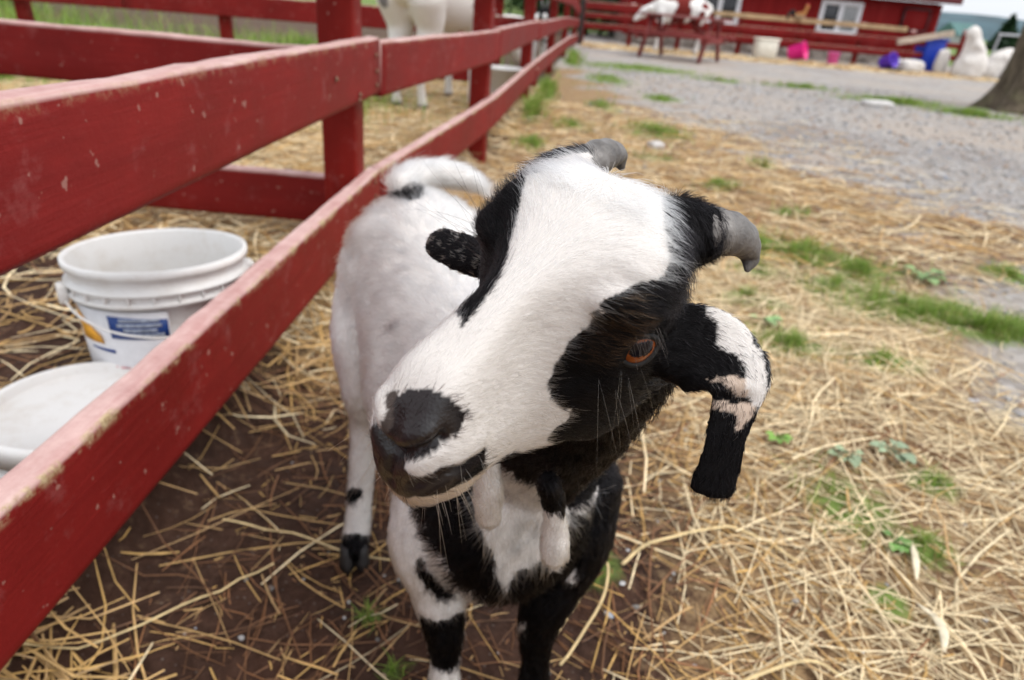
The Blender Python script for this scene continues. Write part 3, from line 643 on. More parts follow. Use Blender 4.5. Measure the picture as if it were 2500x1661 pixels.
# coat markings: face patches in the head chart, body patches as outlines on local planes (origin, u, v, normal, outline, reach, colour, regions)
FACE = [
  ('p',[(-1.301,1.659),(-1.083,1.654),(-0.954,1.616),(-0.844,1.563),(-0.758,1.508),(-0.662,1.439),(-0.562,1.358),(-0.428,1.250),(-0.300,1.129),(-0.191,1.010),(-0.141,0.875),(-0.099,0.754),(-0.063,0.649),(-0.050,0.569),(-0.038,0.499),(-0.029,0.438),(-0.029,0.386),(-0.028,0.340),(-0.027,0.300),(-0.040,0.275),(-0.052,0.251),(-0.064,0.229),(-0.061,0.204),(-0.061,0.179),(-0.064,0.155),(-0.068,0.131),(-0.074,0.107),(-0.080,0.084),(-0.079,0.062),(-0.078,0.043),(-0.080,0.022),(-0.082,0.011),(-0.136,-0.047),(-0.132,-0.053),(-0.097,-0.066),(-0.070,-0.086),(-0.044,-0.107),(-0.027,-0.122),(-0.017,-0.146),(-0.008,-0.171),(0.056,-0.140),(0.100,-0.135),(0.121,-0.170),(0.165,-0.146),(0.202,-0.142),(0.238,-0.145),(0.265,-0.159),(0.293,-0.188),(0.327,-0.229),(0.332,-0.254),(0.335,-0.285),(0.338,-0.320),(0.338,-0.366),(0.327,-0.453),(0.402,-0.613),(0.455,-0.674),(0.504,-0.791),(0.550,-0.960),(0.624,-1.064),(0.711,-1.162),(0.813,-1.249),(0.882,-1.334),(0.956,-1.413),(1.036,-1.492),(0.947,-1.157),(1.055,-1.058),(1.163,-0.973),(1.250,-0.986),(1.338,-0.992),(1.425,-0.988),(1.475,-0.895),(1.520,-0.797),(1.559,-0.693),(1.499,-0.682),(1.437,-0.668),(1.373,-0.651),(1.298,-0.520),(1.213,-0.399),(1.122,-0.290),(1.081,-0.196),(1.038,-0.109),(0.989,-0.024),(1.007,0.072),(1.021,0.169),(1.026,0.268),(1.064,0.420),(1.081,0.564),(1.090,0.695),(1.148,0.796),(1.193,0.885),(1.228,0.965),(1.191,1.026),(1.126,1.056),(1.090,1.098),(1.140,1.139),(1.203,1.192),(1.272,1.250),(1.355,1.277),(1.431,1.297),(1.526,1.330),(1.521,1.387),(1.519,1.449),(1.519,1.515),(1.455,1.591),(1.400,1.682),(1.337,1.772),(1.262,1.888),(1.173,2.017),(1.060,2.165),(0.663,2.615),(0.948,2.821),(0.798,2.840),(0.629,2.902),(0.439,2.954),(0.214,3.002),(0.194,2.972),(0.155,2.957),(0.062,2.976),(-0.085,2.953),(-0.306,2.955),(-0.444,2.915),(-2.419,2.276),(-1.989,1.810),(-2.010,1.740),(-1.994,1.710),(-1.994,1.662),(-2.009,1.597),(-1.993,1.563),(-2.028,1.476),(-1.169,1.849),(-1.201,1.790),(-1.243,1.727)],(.74,.73,.715)),
  ('p',[(0.080,0.084),(0.068,0.131),(0.061,0.179),(0.064,0.229),(0.027,0.281),(-0.018,0.344),(-0.073,0.419),(-0.250,0.420),(-0.501,0.387),(-1.026,0.268),(-1.021,0.169),(-1.007,0.072),(-0.989,-0.024),(-1.205,-0.205),(-1.398,-0.419),(-1.559,-0.693),(-1.323,-0.930),(-1.077,-1.086),(-1.036,-1.492),(-0.851,-1.283),(-0.687,-1.104),(-0.550,-0.960),(-0.479,-0.715),(-0.354,-0.379),(-0.327,-0.229),(-0.293,-0.188),(-0.265,-0.159),(-0.238,-0.145),(-0.202,-0.142),(-0.165,-0.146),(-0.121,-0.170),(-0.100,-0.135),(-0.056,-0.140),(0.008,-0.171),(0.037,-0.094),(0.024,0.028)],(.74,.73,.715)),
  ('p',[(-0.045,0.075),(-0.045,0.082),(-0.046,0.089),(-0.046,0.097),(-0.040,0.102),(-0.033,0.107),(-0.026,0.112),(-0.016,0.118),(-0.006,0.124),(0.003,0.130),(0.010,0.135),(0.017,0.140),(0.024,0.145),(0.035,0.148),(0.045,0.151),(0.056,0.154),(0.071,0.155),(0.085,0.156),(0.099,0.156),(0.113,0.156),(0.126,0.155),(0.139,0.153),(0.154,0.152),(0.170,0.149),(0.184,0.145),(0.193,0.140),(0.202,0.134),(0.211,0.128),(0.220,0.120),(0.229,0.111),(0.238,0.101),(0.237,0.096),(0.236,0.091),(0.235,0.086),(0.235,0.075),(0.235,0.064),(0.235,0.053),(0.232,0.041),(0.228,0.028),(0.225,0.016),(0.218,0.019),(0.210,0.020),(0.202,0.021),(0.193,0.013),(0.186,0.007),(0.179,0.002),(0.178,-0.004),(0.177,-0.010),(0.176,-0.015),(0.166,-0.023),(0.157,-0.031),(0.148,-0.039),(0.132,-0.048),(0.116,-0.057),(0.100,-0.067),(0.085,-0.076),(0.068,-0.087),(0.051,-0.097),(0.065,-0.096),(0.075,-0.099),(0.083,-0.106),(0.094,-0.107),(0.104,-0.108),(0.113,-0.112),(0.129,-0.110),(0.143,-0.109),(0.158,-0.110),(0.167,-0.102),(0.175,-0.095),(0.184,-0.089),(0.196,-0.084),(0.208,-0.080),(0.221,-0.077),(0.235,-0.078),(0.247,-0.083),(0.245,-0.131),(0.258,-0.149),(0.273,-0.166),(0.291,-0.182),(0.307,-0.196),(0.325,-0.209),(0.344,-0.227),(0.344,-0.243),(0.344,-0.261),(0.344,-0.280),(0.335,-0.272),(0.326,-0.265),(0.318,-0.258),(0.307,-0.241),(0.297,-0.224),(0.288,-0.209),(0.274,-0.177),(0.257,-0.160),(0.239,-0.151),(0.225,-0.150),(0.211,-0.152),(0.197,-0.153),(0.181,-0.156),(0.164,-0.163),(0.146,-0.172),(0.127,-0.180),(0.108,-0.186),(0.089,-0.195),(0.068,-0.199),(0.038,-0.217),(0.007,-0.236),(-0.013,-0.241),(-0.043,-0.259),(-0.062,-0.300),(-0.076,-0.293),(-0.101,-0.299),(-0.086,-0.254),(-0.098,-0.238),(-0.134,-0.253),(-0.137,-0.227),(-0.155,-0.220),(-0.117,-0.152),(-0.124,-0.135),(-0.136,-0.127),(-0.159,-0.131),(-0.150,-0.101),(-0.175,-0.113),(-0.136,-0.074),(-0.132,-0.057),(-0.127,-0.054),(-0.123,-0.051),(-0.119,-0.050),(-0.107,-0.056),(-0.096,-0.063),(-0.087,-0.071),(-0.080,-0.073),(-0.074,-0.076),(-0.067,-0.078),(-0.028,-0.027),(-0.020,-0.009),(-0.018,0.003),(-0.022,0.019),(-0.027,0.034),(-0.034,0.048),(-0.037,0.057),(-0.041,0.066)],(.013,.010,.010)),
  ('p',[(-0.096,0.075),(-0.093,0.081),(-0.090,0.088),(-0.086,0.094),(-0.077,0.094),(-0.069,0.094),(-0.060,0.094),(-0.054,0.086),(-0.048,0.078),(-0.042,0.070),(-0.038,0.063),(-0.034,0.056),(-0.030,0.049),(-0.026,0.038),(-0.021,0.027),(-0.018,0.016),(-0.018,0.002),(-0.022,-0.015),(-0.067,-0.076),(-0.071,-0.075),(-0.075,-0.074),(-0.079,-0.072),(-0.087,-0.065),(-0.095,-0.057),(-0.056,-0.005),(-0.055,0.011),(-0.057,0.023),(-0.062,0.033),(-0.072,0.047),(-0.083,0.061)],(.075,.060,.054)),
  ('p',[(-0.067,-0.003),(-0.065,0.009),(-0.067,0.017),(-0.070,0.024),(-0.074,0.033),(-0.078,0.041),(-0.082,0.048),(-0.087,0.057),(-0.093,0.066),(-0.098,0.074),(-0.100,0.069),(-0.101,0.063),(-0.102,0.058),(-0.100,0.048),(-0.100,0.035),(-0.173,-0.039),(-0.164,-0.046),(-0.158,-0.056),(-0.177,-0.071),(-0.135,-0.055),(-0.124,-0.051)],(.74,.73,.715)),
]
BODY = [
  ([-0.0053,0.5092,0.2856],[0.9967,0.0626,0.0518],[-0.0809,0.7080,0.7016],[0.0073,-0.7035,0.7107],[(-0.0731,0.0709),(-0.0733,0.0661),(-0.0716,0.0598),(-0.0685,0.0535),(-0.0654,0.0473),(-0.0609,0.0387),(-0.0564,0.0303),(-0.0529,0.0257),(-0.0495,0.0212),(-0.0454,0.0174),(-0.0414,0.0137),(-0.0387,0.0079),(-0.0361,0.0021),(-0.0335,-0.0031),(-0.0310,-0.0083),(-0.0304,-0.0110),(-0.0298,-0.0137),(-0.0200,-0.0154),(-0.0105,-0.0173),(-0.0082,-0.0204),(-0.0058,-0.0236),(0.0006,-0.0271),(0.0070,-0.0293),(0.0133,-0.0293),(0.0196,-0.0294),(0.0244,-0.0301),(0.0291,-0.0308),(0.0307,-0.0338),(0.0322,-0.0367),(0.0314,-0.0419),(0.0306,-0.0470),(0.0290,-0.0614),(0.0275,-0.0756),(0.0267,-0.0966),(0.0259,-0.1172),(0.0587,-0.1459),(0.0685,-0.1174),(0.0681,-0.0968),(0.0678,-0.0758),(0.0673,-0.0615),(0.0748,-0.0527),(0.0746,-0.0364),(0.0748,-0.0206),(0.0789,-0.0165),(0.0829,-0.0124),(0.1004,0.0007),(0.1190,0.0135),(0.1271,0.0253),(0.1409,0.0379),(0.1450,0.0531),(0.1492,0.0684),(0.1502,0.0848),(0.1511,0.1015),(0.1508,0.1269),(0.0912,0.0927),(0.1002,0.1525),(0.0501,0.1522),(0.0158,0.1303),(-0.0178,0.1090),(-0.0343,0.1006),(-0.0508,0.0922),(-0.0620,0.0815)],0.20,(.004,.0035,.004),['trunk', 'leg', 'legfl', 'neck']),
  ([0.0186,0.4895,0.3349],[0.9963,0.0363,0.0781],[-0.0816,0.6881,0.7210],[-0.0276,-0.7247,0.6885],[(-0.0416,0.0828),(-0.0081,0.0702),(0.0179,0.0656),(0.0199,0.0611),(0.0263,0.0673),(0.0266,0.0612),(0.0269,0.0551),(0.0307,0.0498),(0.0345,0.0446),(0.0414,0.0431),(0.0483,0.0416),(0.0512,0.0378),(0.0546,0.0343),(0.0524,0.0211),(0.0490,0.0076),(0.0451,0.0004),(0.0412,-0.0068),(0.0381,-0.0093),(0.0351,-0.0118),(0.0299,-0.0107),(0.0256,-0.0100),(0.0209,-0.0138),(0.0162,-0.0175),(0.0099,-0.0182),(0.0037,-0.0189),(0.0006,-0.0242),(-0.0026,-0.0295),(-0.0041,-0.0368),(-0.0059,-0.0450),(-0.0088,-0.0375),(-0.0119,-0.0308),(-0.0157,-0.0262),(-0.0194,-0.0216),(-0.0178,-0.0172),(-0.0162,-0.0127),(-0.0198,-0.0054),(-0.0234,0.0018),(-0.0261,0.0089),(-0.0289,0.0159),(-0.0311,0.0215),(-0.0333,0.0271),(-0.0359,0.0401),(-0.0372,0.0521),(-0.0394,0.0673)],0.10,(.74,.73,.715),['trunk', 'leg', 'legfl', 'neck']),
  ([0.0863,0.5416,0.3546],[0.9890,-0.0409,0.1420],[-0.0831,0.6409,0.7631],[-0.1222,-0.7666,0.6304],[(-0.0138,-0.0043),(-0.0108,-0.0028),(-0.0077,-0.0013),(-0.0015,0.0014),(0.0050,0.0042),(0.0098,0.0119),(0.0145,0.0196),(0.0139,0.0123),(0.0133,0.0051),(0.0066,-0.0030),(-0.0002,-0.0106),(-0.0057,-0.0116),(-0.0111,-0.0126),(-0.0125,-0.0084)],0.08,(.74,.73,.715),['trunk', 'leg', 'legfl', 'neck']),
  ([0.0864,0.5436,0.2546],[0.9905,-0.0209,0.1360],[-0.0807,0.7123,0.6972],[-0.1115,-0.7015,0.7038],[(-0.0081,-0.0043),(-0.0019,0.0038),(0.0043,0.0118),(0.0040,0.0022),(0.0038,-0.0075),(-0.0022,-0.0059)],0.08,(.74,.73,.715),['trunk', 'leg', 'legfl', 'neck']),
  ([-0.0602,0.5270,0.2495],[0.9936,0.1127,-0.0008],[-0.0806,0.7156,0.6938],[0.0787,-0.6894,0.7201],[(-0.0206,0.0166),(-0.0170,0.0197),(-0.0134,0.0227),(-0.0107,0.0165),(-0.0080,0.0103),(-0.0020,0.0033),(0.0041,-0.0038),(0.0100,-0.0042),(0.0161,-0.0047),(0.0181,-0.0025),(0.0209,-0.0006),(0.0225,-0.0080),(0.0220,-0.0154),(0.0159,-0.0182),(0.0100,-0.0210),(0.0038,-0.0168),(-0.0023,-0.0126),(-0.0067,-0.0066),(-0.0110,-0.0006),(-0.0145,0.0041),(-0.0179,0.0088),(-0.0193,0.0127)],0.04,(.004,.0035,.004),['trunk', 'leg', 'legfl', 'neck']),
  ([-0.0493,0.5374,0.1489],[0.9952,0.0974,0.0051],[-0.0783,0.7660,0.6381],[0.0582,-0.6355,0.7699],[(-0.0277,0.0272),(-0.0212,0.0237),(-0.0149,0.0205),(-0.0078,0.0189),(-0.0008,0.0173),(0.0078,0.0213),(0.0165,0.0256),(0.0210,0.0275),(0.0261,0.0299),(0.0265,0.0155),(0.0269,0.0013),(0.0236,-0.0111),(0.0204,-0.0233),(0.0187,-0.0278),(0.0160,-0.0311),(0.0086,-0.0326),(0.0013,-0.0343),(-0.0053,-0.0300),(-0.0121,-0.0262),(-0.0153,-0.0184),(-0.0192,-0.0119),(-0.0223,-0.0037),(-0.0254,0.0046),(-0.0270,0.0162)],0.04,(.004,.0035,.004),['trunk', 'leg', 'legfl', 'neck']),
  ([-0.0509,0.5305,0.0638],[0.9955,0.0943,-0.0009],[-0.0758,0.8065,0.5864],[0.0560,-0.5837,0.8100],[(-0.0248,0.0293),(-0.0209,0.0276),(-0.0170,0.0259),(-0.0137,0.0174),(-0.0104,0.0089),(0.0084,0.0072),(0.0274,0.0056),(0.0277,-0.0053),(0.0281,-0.0160),(0.0021,-0.0161),(-0.0238,-0.0159),(-0.0243,0.0064)],0.04,(.004,.0035,.004),['trunk', 'leg', 'legfl', 'neck']),
  ([0.0407,0.5502,0.1653],[0.9957,0.0280,0.0881],[-0.0788,0.7557,0.6501],[-0.0484,-0.6543,0.7547],[(-0.0121,0.0047),(-0.0049,0.0043),(0.0024,0.0038),(0.0031,0.0001),(0.0038,-0.0037),(-0.0043,-0.0044),(-0.0121,-0.0050),(-0.0121,-0.0002)],0.03,(.74,.73,.715),['trunk', 'leg', 'legfl', 'neck']),
  ([-0.2164,0.8180,0.1077],[0.9767,0.2054,-0.0625],[-0.0833,0.6308,0.7714],[0.1979,-0.7482,0.6332],[(-0.0155,0.0030),(-0.0105,0.0072),(-0.0053,0.0113),(0.0014,0.0084),(0.0080,0.0054),(0.0083,0.0007),(0.0085,-0.0041),(0.0022,-0.0076),(-0.0042,-0.0112),(-0.0084,-0.0100),(-0.0126,-0.0088),(-0.0141,-0.0029)],0.04,(.004,.0035,.004),['trunk', 'leg', 'legfl', 'neck']),
  ([-0.2143,0.7891,0.0549],[0.9776,0.1979,-0.0717],[-0.0822,0.6723,0.7357],[0.1937,-0.7133,0.6735],[(-0.0247,-0.0006),(0.0000,0.0000),(0.0250,0.0006),(0.0273,-0.0309),(0.0296,-0.0618),(0.0038,-0.0615),(-0.0218,-0.0612),(-0.0232,-0.0311)],0.05,(.004,.0035,.004),['trunk', 'leg', 'legfl', 'neck']),
  ([-0.1615,0.9380,0.5436],[0.9829,0.1798,0.0387],[-0.0836,0.2493,0.9648],[0.1639,-0.9516,0.2601],[(-0.0199,0.0009),(-0.0142,0.0035),(-0.0086,0.0061),(-0.0008,0.0043),(0.0069,0.0026),(0.0123,0.0072),(0.0183,0.0123),(0.0197,0.0064),(0.0215,0.0009),(0.0147,-0.0033),(0.0081,-0.0074),(-0.0003,-0.0069),(-0.0087,-0.0065),(-0.0130,-0.0075),(-0.0173,-0.0085),(-0.0185,-0.0039)],0.04,(.004,.0035,.004),['trunk', 'leg', 'tail']),
  ([-0.1356,0.6989,0.4556],[0.9815,0.1915,0.0022],[-0.0854,0.4271,0.9002],[0.1715,-0.8837,0.4355],[(-0.0062,-0.0037),(-0.0034,0.0013),(-0.0005,0.0063),(0.0030,0.0062),(0.0064,0.0062),(0.0050,0.0020),(0.0036,-0.0022),(0.0001,-0.0044),(-0.0033,-0.0065),(-0.0048,-0.0051)],0.04,(.16,.14,.14),['trunk', 'leg']),
  ([0.0091,0.4823,0.4059],[0.9964,0.0414,0.0737],[-0.0833,0.6315,0.7709],[-0.0146,-0.7743,0.6327],[(-0.0023,0.0043),(-0.0005,0.0040),(0.0012,0.0036),(0.0016,-0.0005),(0.0020,-0.0047),(0.0005,-0.0040),(-0.0009,-0.0033),(-0.0016,0.0006)],0.04,(.16,.14,.14),['trunk', 'leg', 'legfl', 'neck']),
  ([0.1202,0.3230,0.6399],[0.9448,-0.2422,0.2205],[-0.0854,0.4678,0.8797],[-0.3163,-0.8500,0.4213],[(-0.0185,0.0342),(-0.0149,0.0333),(-0.0112,0.0323),(-0.0080,0.0297),(-0.0049,0.0271),(-0.0021,0.0250),(0.0006,0.0228),(0.0033,0.0195),(0.0060,0.0161),(0.0064,0.0128),(0.0068,0.0096),(0.0076,0.0071),(0.0083,0.0046),(0.0098,0.0013),(0.0113,-0.0020),(0.0125,-0.0053),(0.0136,-0.0086),(0.0148,-0.0123),(0.0158,-0.0158),(0.0154,-0.0195),(0.0149,-0.0232),(0.0134,-0.0261),(0.0118,-0.0290),(0.0088,-0.0267),(0.0057,-0.0243),(0.0054,-0.0222),(0.0051,-0.0201),(0.0048,-0.0163),(0.0046,-0.0126),(0.0029,-0.0094),(0.0012,-0.0061),(-0.0004,-0.0024),(-0.0019,0.0013),(-0.0043,0.0030),(-0.0066,0.0046),(-0.0086,0.0059),(-0.0106,0.0071),(-0.0115,0.0088),(-0.0125,0.0105),(-0.0119,0.0138),(-0.0113,0.0172),(-0.0129,0.0210),(-0.0145,0.0248),(-0.0162,0.0275),(-0.0177,0.0300),(-0.0181,0.0321)],0.03,(.74,.73,.715),['ear']),
  ([0.1174,0.3138,0.6286],[0.9463,-0.2296,0.2276],[-0.0852,0.5019,0.8607],[-0.3119,-0.8339,0.4554],[(-0.0116,0.0046),(-0.0064,0.0049),(-0.0013,0.0052),(0.0031,0.0047),(0.0076,0.0042),(0.0083,0.0011),(0.0090,-0.0020),(0.0080,-0.0042),(0.0070,-0.0065),(0.0039,-0.0048),(0.0008,-0.0032),(-0.0011,-0.0032),(-0.0031,-0.0032),(-0.0058,-0.0012),(-0.0085,0.0009),(-0.0100,0.0027)],0.03,(.58,.48,.40),['ear']),
  ([0.1215,0.3087,0.6142],[0.9437,-0.2266,0.2410],[-0.0849,0.5381,0.8386],[-0.3197,-0.8118,0.4886],[(-0.0142,0.0062),(-0.0094,0.0063),(-0.0050,0.0066),(0.0003,0.0054),(0.0055,0.0043),(0.0073,0.0030),(0.0090,0.0018),(0.0082,0.0002),(0.0073,-0.0015),(0.0057,-0.0035),(0.0040,-0.0056),(0.0022,-0.0068),(0.0004,-0.0081),(-0.0008,-0.0052),(-0.0021,-0.0023),(-0.0044,-0.0007),(-0.0067,0.0010),(-0.0094,0.0020),(-0.0121,0.0030),(-0.0132,0.0046)],0.03,(.58,.48,.40),['ear']),
]
FACE = [(k, np.array(p), np.array(c)) for k, p, c in FACE]
BODY = [(np.array(o), np.array(U), np.array(V), np.array(n), np.array(p), d, np.array(c), t) for o, U, V, n, p, d, c, t in BODY]
goat = empty('goat', (-.06, .72, 0)); tag(goat, 'black and white goat with floppy ears and curved horns craning its head up close', 'goat')
WHITE = np.array([.74, .73, .715]); BLACK = np.array([.004, .0035, .004]); SKIN = np.array([.020, .016, .016])
def chart(h):
    d = unit(h - np.array([0, .02, -.04])); rho = np.arccos(np.clip(d[:, 1], -1, 1)); ph = np.arctan2(-d[:, 0], d[:, 2])
    return rho * np.sin(ph), rho * np.cos(ph)
def coat(p, nrm, tg):
    """coat colour at surface points: patches given in head space (chart) or as outlines on the body"""
    h = to_head(p); u, v = chart(h); isw = np.zeros(len(p))
    col = np.where(np.isin(tg, ['trunk', 'leg', 'tail', 'wattle'])[:, None], WHITE * 1.09, BLACK)
    w = .010 * vnoise(p, 160, 77)
    chin = (tg == 'head') & (h[:, 1] > .072) & (h[:, 2] < -.0635 + w * .3); col[chin] = (.62, .53, .42)
    for (kind, poly, c) in FACE:
        m = inpoly(u + w * 1.2, v + w, poly) & (tg == 'head'); col[m] = c
    for (o, U, V, n, poly, dmax, c, tags) in BODY:
        q = p - o; m = (np.abs(q @ n) < dmax) & np.isin(tg, tags)
        if m.any():
            mm = np.zeros(len(p), bool); mm[m] = inpoly((q[m] @ U) + w[m] * .25, (q[m] @ V) + w[m] * .25, poly); mm &= (nrm @ n) > (-.7 if tags == ['ear'] else -.15)
            col[mm] = c
    col[(tg == 'wattle') & (p[:, 0] > .012) & (p[:, 2] > .4600 + w * .6)] = BLACK
    lip = (tg == 'head') & (np.minimum(segdist(h, MOUTH), segdist(h * [-1, 1, 1], MOUTH)) < .0038 + w * .15); col[lip] = (.013, .010, .010)
    return col
MOUTH = np.array([(-.002, .1352, -.0665), (-.0157, .1349, -.0605), (-.0245, .1189, -.0555), (-.0264, .0930, -.0555)])
BC = coat(BV, BN, BT)
skin = NT('goat_skin'); a_ = skin.attr().outputs['Color']; na_ = skin.attr('moist').outputs['Fac']; skin.done(a_, skin.ramp(na_, [(0., .7), (1., .34)]), skin.ramp(na_, [(0., .08), (1., .55)]))
gp_ = skin.new('ShaderNodeNewGeometry').outputs['Position']; bump_n = skin.math('ADD', skin.noise(900, 3, .6, gp_), skin.math('MULTIPLY', skin.voro(620, gp_), na_)); skin.bump(bump_n, .0004, .45)
mb = MB(); mb.add(BV, BF, np.where(BC.mean(1, keepdims=True) > .3, BC * np.array([.84, .80, .77]), BC)); body = mb.build('body', skin.m, goat)
hb0 = to_head(BV); mo = sstep(.108, .120, hb0[:, 1]) * (BT == 'head') * (BC.mean(1) < .05); at_ = body.data.attributes.new('moist', 'FLOAT', 'POINT'); at_.data.foreach_set('value', mo.astype(np.float32))

# horns
t = NT('horn'); gp = t.new('ShaderNodeNewGeometry').outputs['Position']; rn = t.noise(60, 5, .6, gp, .5); 
cr = t.mix(t.ramp(rn, [(.3, 0.), (.7, 1.)]), (.065, .060, .058), (.19, .18, .175)); a_ = t.attr().outputs['Color']
cr = t.mix(1.0, cr, a_, 'MULTIPLY'); t.bump(t.noise(420, 3, .6, gp), .0008, .8); horn_m = t.done(cr, .42, .5)
def horn(P, r):
    n = 46; A = spline(np.c_[P, r], n); A[:, 3] *= 1 + .05 * np.sin(np.linspace(0, 40, n)) * np.linspace(1, .1, n)
    rg, _ = tube(A[:, :3], np.stack([A[:, 3], A[:, 3] * .86], 1), 20, (.2, .1, 1)); cc = np.repeat((np.linspace(1.15, .8, len(rg))[:, None] * np.array([1, .97, .92])), 20, 0)
    m_ = MB(); m_.add(*loft(rg), cc); return m_.build('horn', horn_m, goat)
horn([np.array([0.0923, 0.3465, 0.6994]), np.array([0.1017, 0.3498, 0.6992]), np.array([0.1125, 0.3542, 0.6968]), np.array([0.1205, 0.3570, 0.6913]), np.array([0.1250, 0.3568, 0.6841]), np.array([0.1238, 0.3529, 0.6786])], [.0142, .0142, .0130, .0098, .0060, .0018])
horn([np.array([0.0310, 0.4055, 0.7123]), np.array([0.0394, 0.4150, 0.7179]), np.array([0.0475, 0.4229, 0.7203]), np.array([0.0548, 0.4284, 0.7180]), np.array([0.0584, 0.4288, 0.7121])], [.0125, .0120, .0105, .0080, .0030])

# eyes
t = NT('eyeball'); a_ = t.attr().outputs['Color']; t.done(a_, .10, .22); t.b.inputs['Coat Weight'].default_value = .12; t.b.inputs['Coat Roughness'].default_value = .02; eye_m = t.m
lid_m = simple('eyelid', (.003, .0026, .0026), .7, .2, 300)
for s in (-1, 1):
    out = unit(np.array([s * .85, .50, .12])); hz = np.array([-s * .50, .85, -.10]); hz = unit(hz - out * (hz @ out)); vt = np.cross(out, hz); vt = vt if vt[2] > 0 else -vt
    ctr = np.array([s * .0398, -.0242, -.0300]); rad = .0132
    ph = np.linspace(0, np.pi, 40); th = np.linspace(0, 2 * np.pi, 48, endpoint=False); V = []; cc = []
    for p_ in ph:
        for q_ in th:
            e = out * math.cos(p_) + (hz * math.cos(q_) + vt * math.sin(q_)) * math.sin(p_); V.append(head(ctr) + (e * rad) @ HM.T)
            X, Y = math.sin(p_) * math.cos(q_), math.sin(p_) * math.sin(q_); rr = math.hypot(X, Y)
            f = max(0, min(1, (rr - .45) / .4)); amber = np.array([.24, .062, .012]) * (1 - f) + np.array([.17, .045, .012]) * f; amber = amber * (.75 + .5 * ((math.sin(q_ * 23) + math.sin(q_ * 41 + 1)) * .25 + .5))
            Y2 = (math.cos(p_) * 0 + math.sin(p_) * math.sin(q_)) - .10
            if abs(X) < .50 and abs(Y2) < .28 * math.sqrt(max(0, 1 - (X / .56) ** 2)) + .05: cl_ = np.array([.004, .004, .007])
            elif math.cos(p_) < .25 or rr > .80: cl_ = np.array([.03, .02, .016])
            else: cl_ = amber
            cc.append(cl_)
    rg = np.array(V).reshape(40, 48, 3); rg[0] = rg[0].mean(0) + (rg[1] - rg[1].mean(0)) * .02; rg[-1] = rg[-1].mean(0) + (rg[-2] - rg[-2].mean(0)) * .02
    m_ = MB(); m_.add(*loft(rg), np.array(cc)); m_.build('eye', eye_m, goat)
    # lids: an almond rim hugging the ball
    q_ = np.linspace(0, 2 * np.pi, 41); P = []
    for qq in q_:
        X = math.cos(qq) * .80; Y = (.60 if math.sin(qq) > 0 else .70) * math.sin(qq) * (1 - .25 * abs(math.cos(qq)) ** 2)
        e = out * math.sqrt(max(.05, 1 - X * X - Y * Y)) + hz * X + vt * Y; P.append(head(ctr) + (e * rad * 1.04) @ HM.T)
    m_ = MB(); rg, _ = tube(np.array(P), np.full(41, .0016), 10, HM[:, 0], None, False); m_.add(*loft(rg)); m_.build('eyelid', lid_m, goat)

# hooves
hoof_m = simple('hoof', (.022, .019, .018), .5, .3, 80, .0006)
for k_, (P, r) in LEGS.items():
    c0 = np.array(P[-1]); f = unit(np.array([BH[0], BH[1], 0])); sd_ = np.array([f[1], -f[0], 0])
    m_ = MB()
    for s in (-1, 1):
        cc = c0 + sd_ * s * .0115 + f * .006
        rings = []
        for zz, k1, k2 in ((.001, 1.12, 1.25), (.012, 1.05, 1.1), (.026, .95, .92), (.036, .75, .75)):
            aa = np.linspace(0, 2 * np.pi, 14, endpoint=False)
            rings.append(np.array([cc[0], cc[1], zz]) + np.outer(np.cos(aa), sd_) * .0105 * k1 + np.outer(np.sin(aa), f) * .019 * k2 + f * .004 * (1.25 - zz * 30) * .6)
        m_.add(*loft(rings))
    m_.build('hoof', hoof_m, goat)

# coat hair
def scatter_hair(V, F, N, dens):
    F = np.asarray(F); T = np.concatenate([F[:, [0, 1, 2]], F[:, [0, 2, 3]]]); e1, e2 = V[T[:, 1]] - V[T[:, 0]], V[T[:, 2]] - V[T[:, 0]]
    ar = np.linalg.norm(np.cross(e1, e2), axis=1) * dens[T].mean(1); cs = np.cumsum(ar); t_ = np.searchsorted(cs, rng.random(N) * cs[-1]); t_ = np.clip(t_, 0, len(T) - 1)
    a_, b_ = rng.random((2, N)); fl = a_ + b_ > 1; a_[fl], b_[fl] = 1 - a_[fl], 1 - b_[fl]
    return V[T[t_, 0]] + e1[t_] * a_[:, None] + e2[t_] * b_[:, None], T[t_, 0]
HB = to_head(BV)
dens = np.select([BT == 'head', (BT == 'ear') | (BT == 'wattle'), BT == 'neck', BT == 'trunk', np.char.startswith(BT, 'leg')], [1.0, .9, .55, .28, .4], .4)
eyed = np.min([np.linalg.norm((HB - np.array([s * .0475, -.018, -.0295])) * HS, axis=1) for s in (-1, 1)], axis=0)
noseband = np.clip((HB[:, 1] - .108) / .010, 0, 1) * (BT == 'head') * (BC.mean(1) < .1)
dens = dens * np.where(BT == 'head', np.clip((eyed - .0128) / .004, 0, 1), 1) * (1 - .93 * noseband)
NH = int(HAIR_N)
root, vi = scatter_hair(BV, BF, NH, dens)
hn, ht, hf, hh = BN[vi], BT[vi], BFl[vi].copy(), to_head(root)
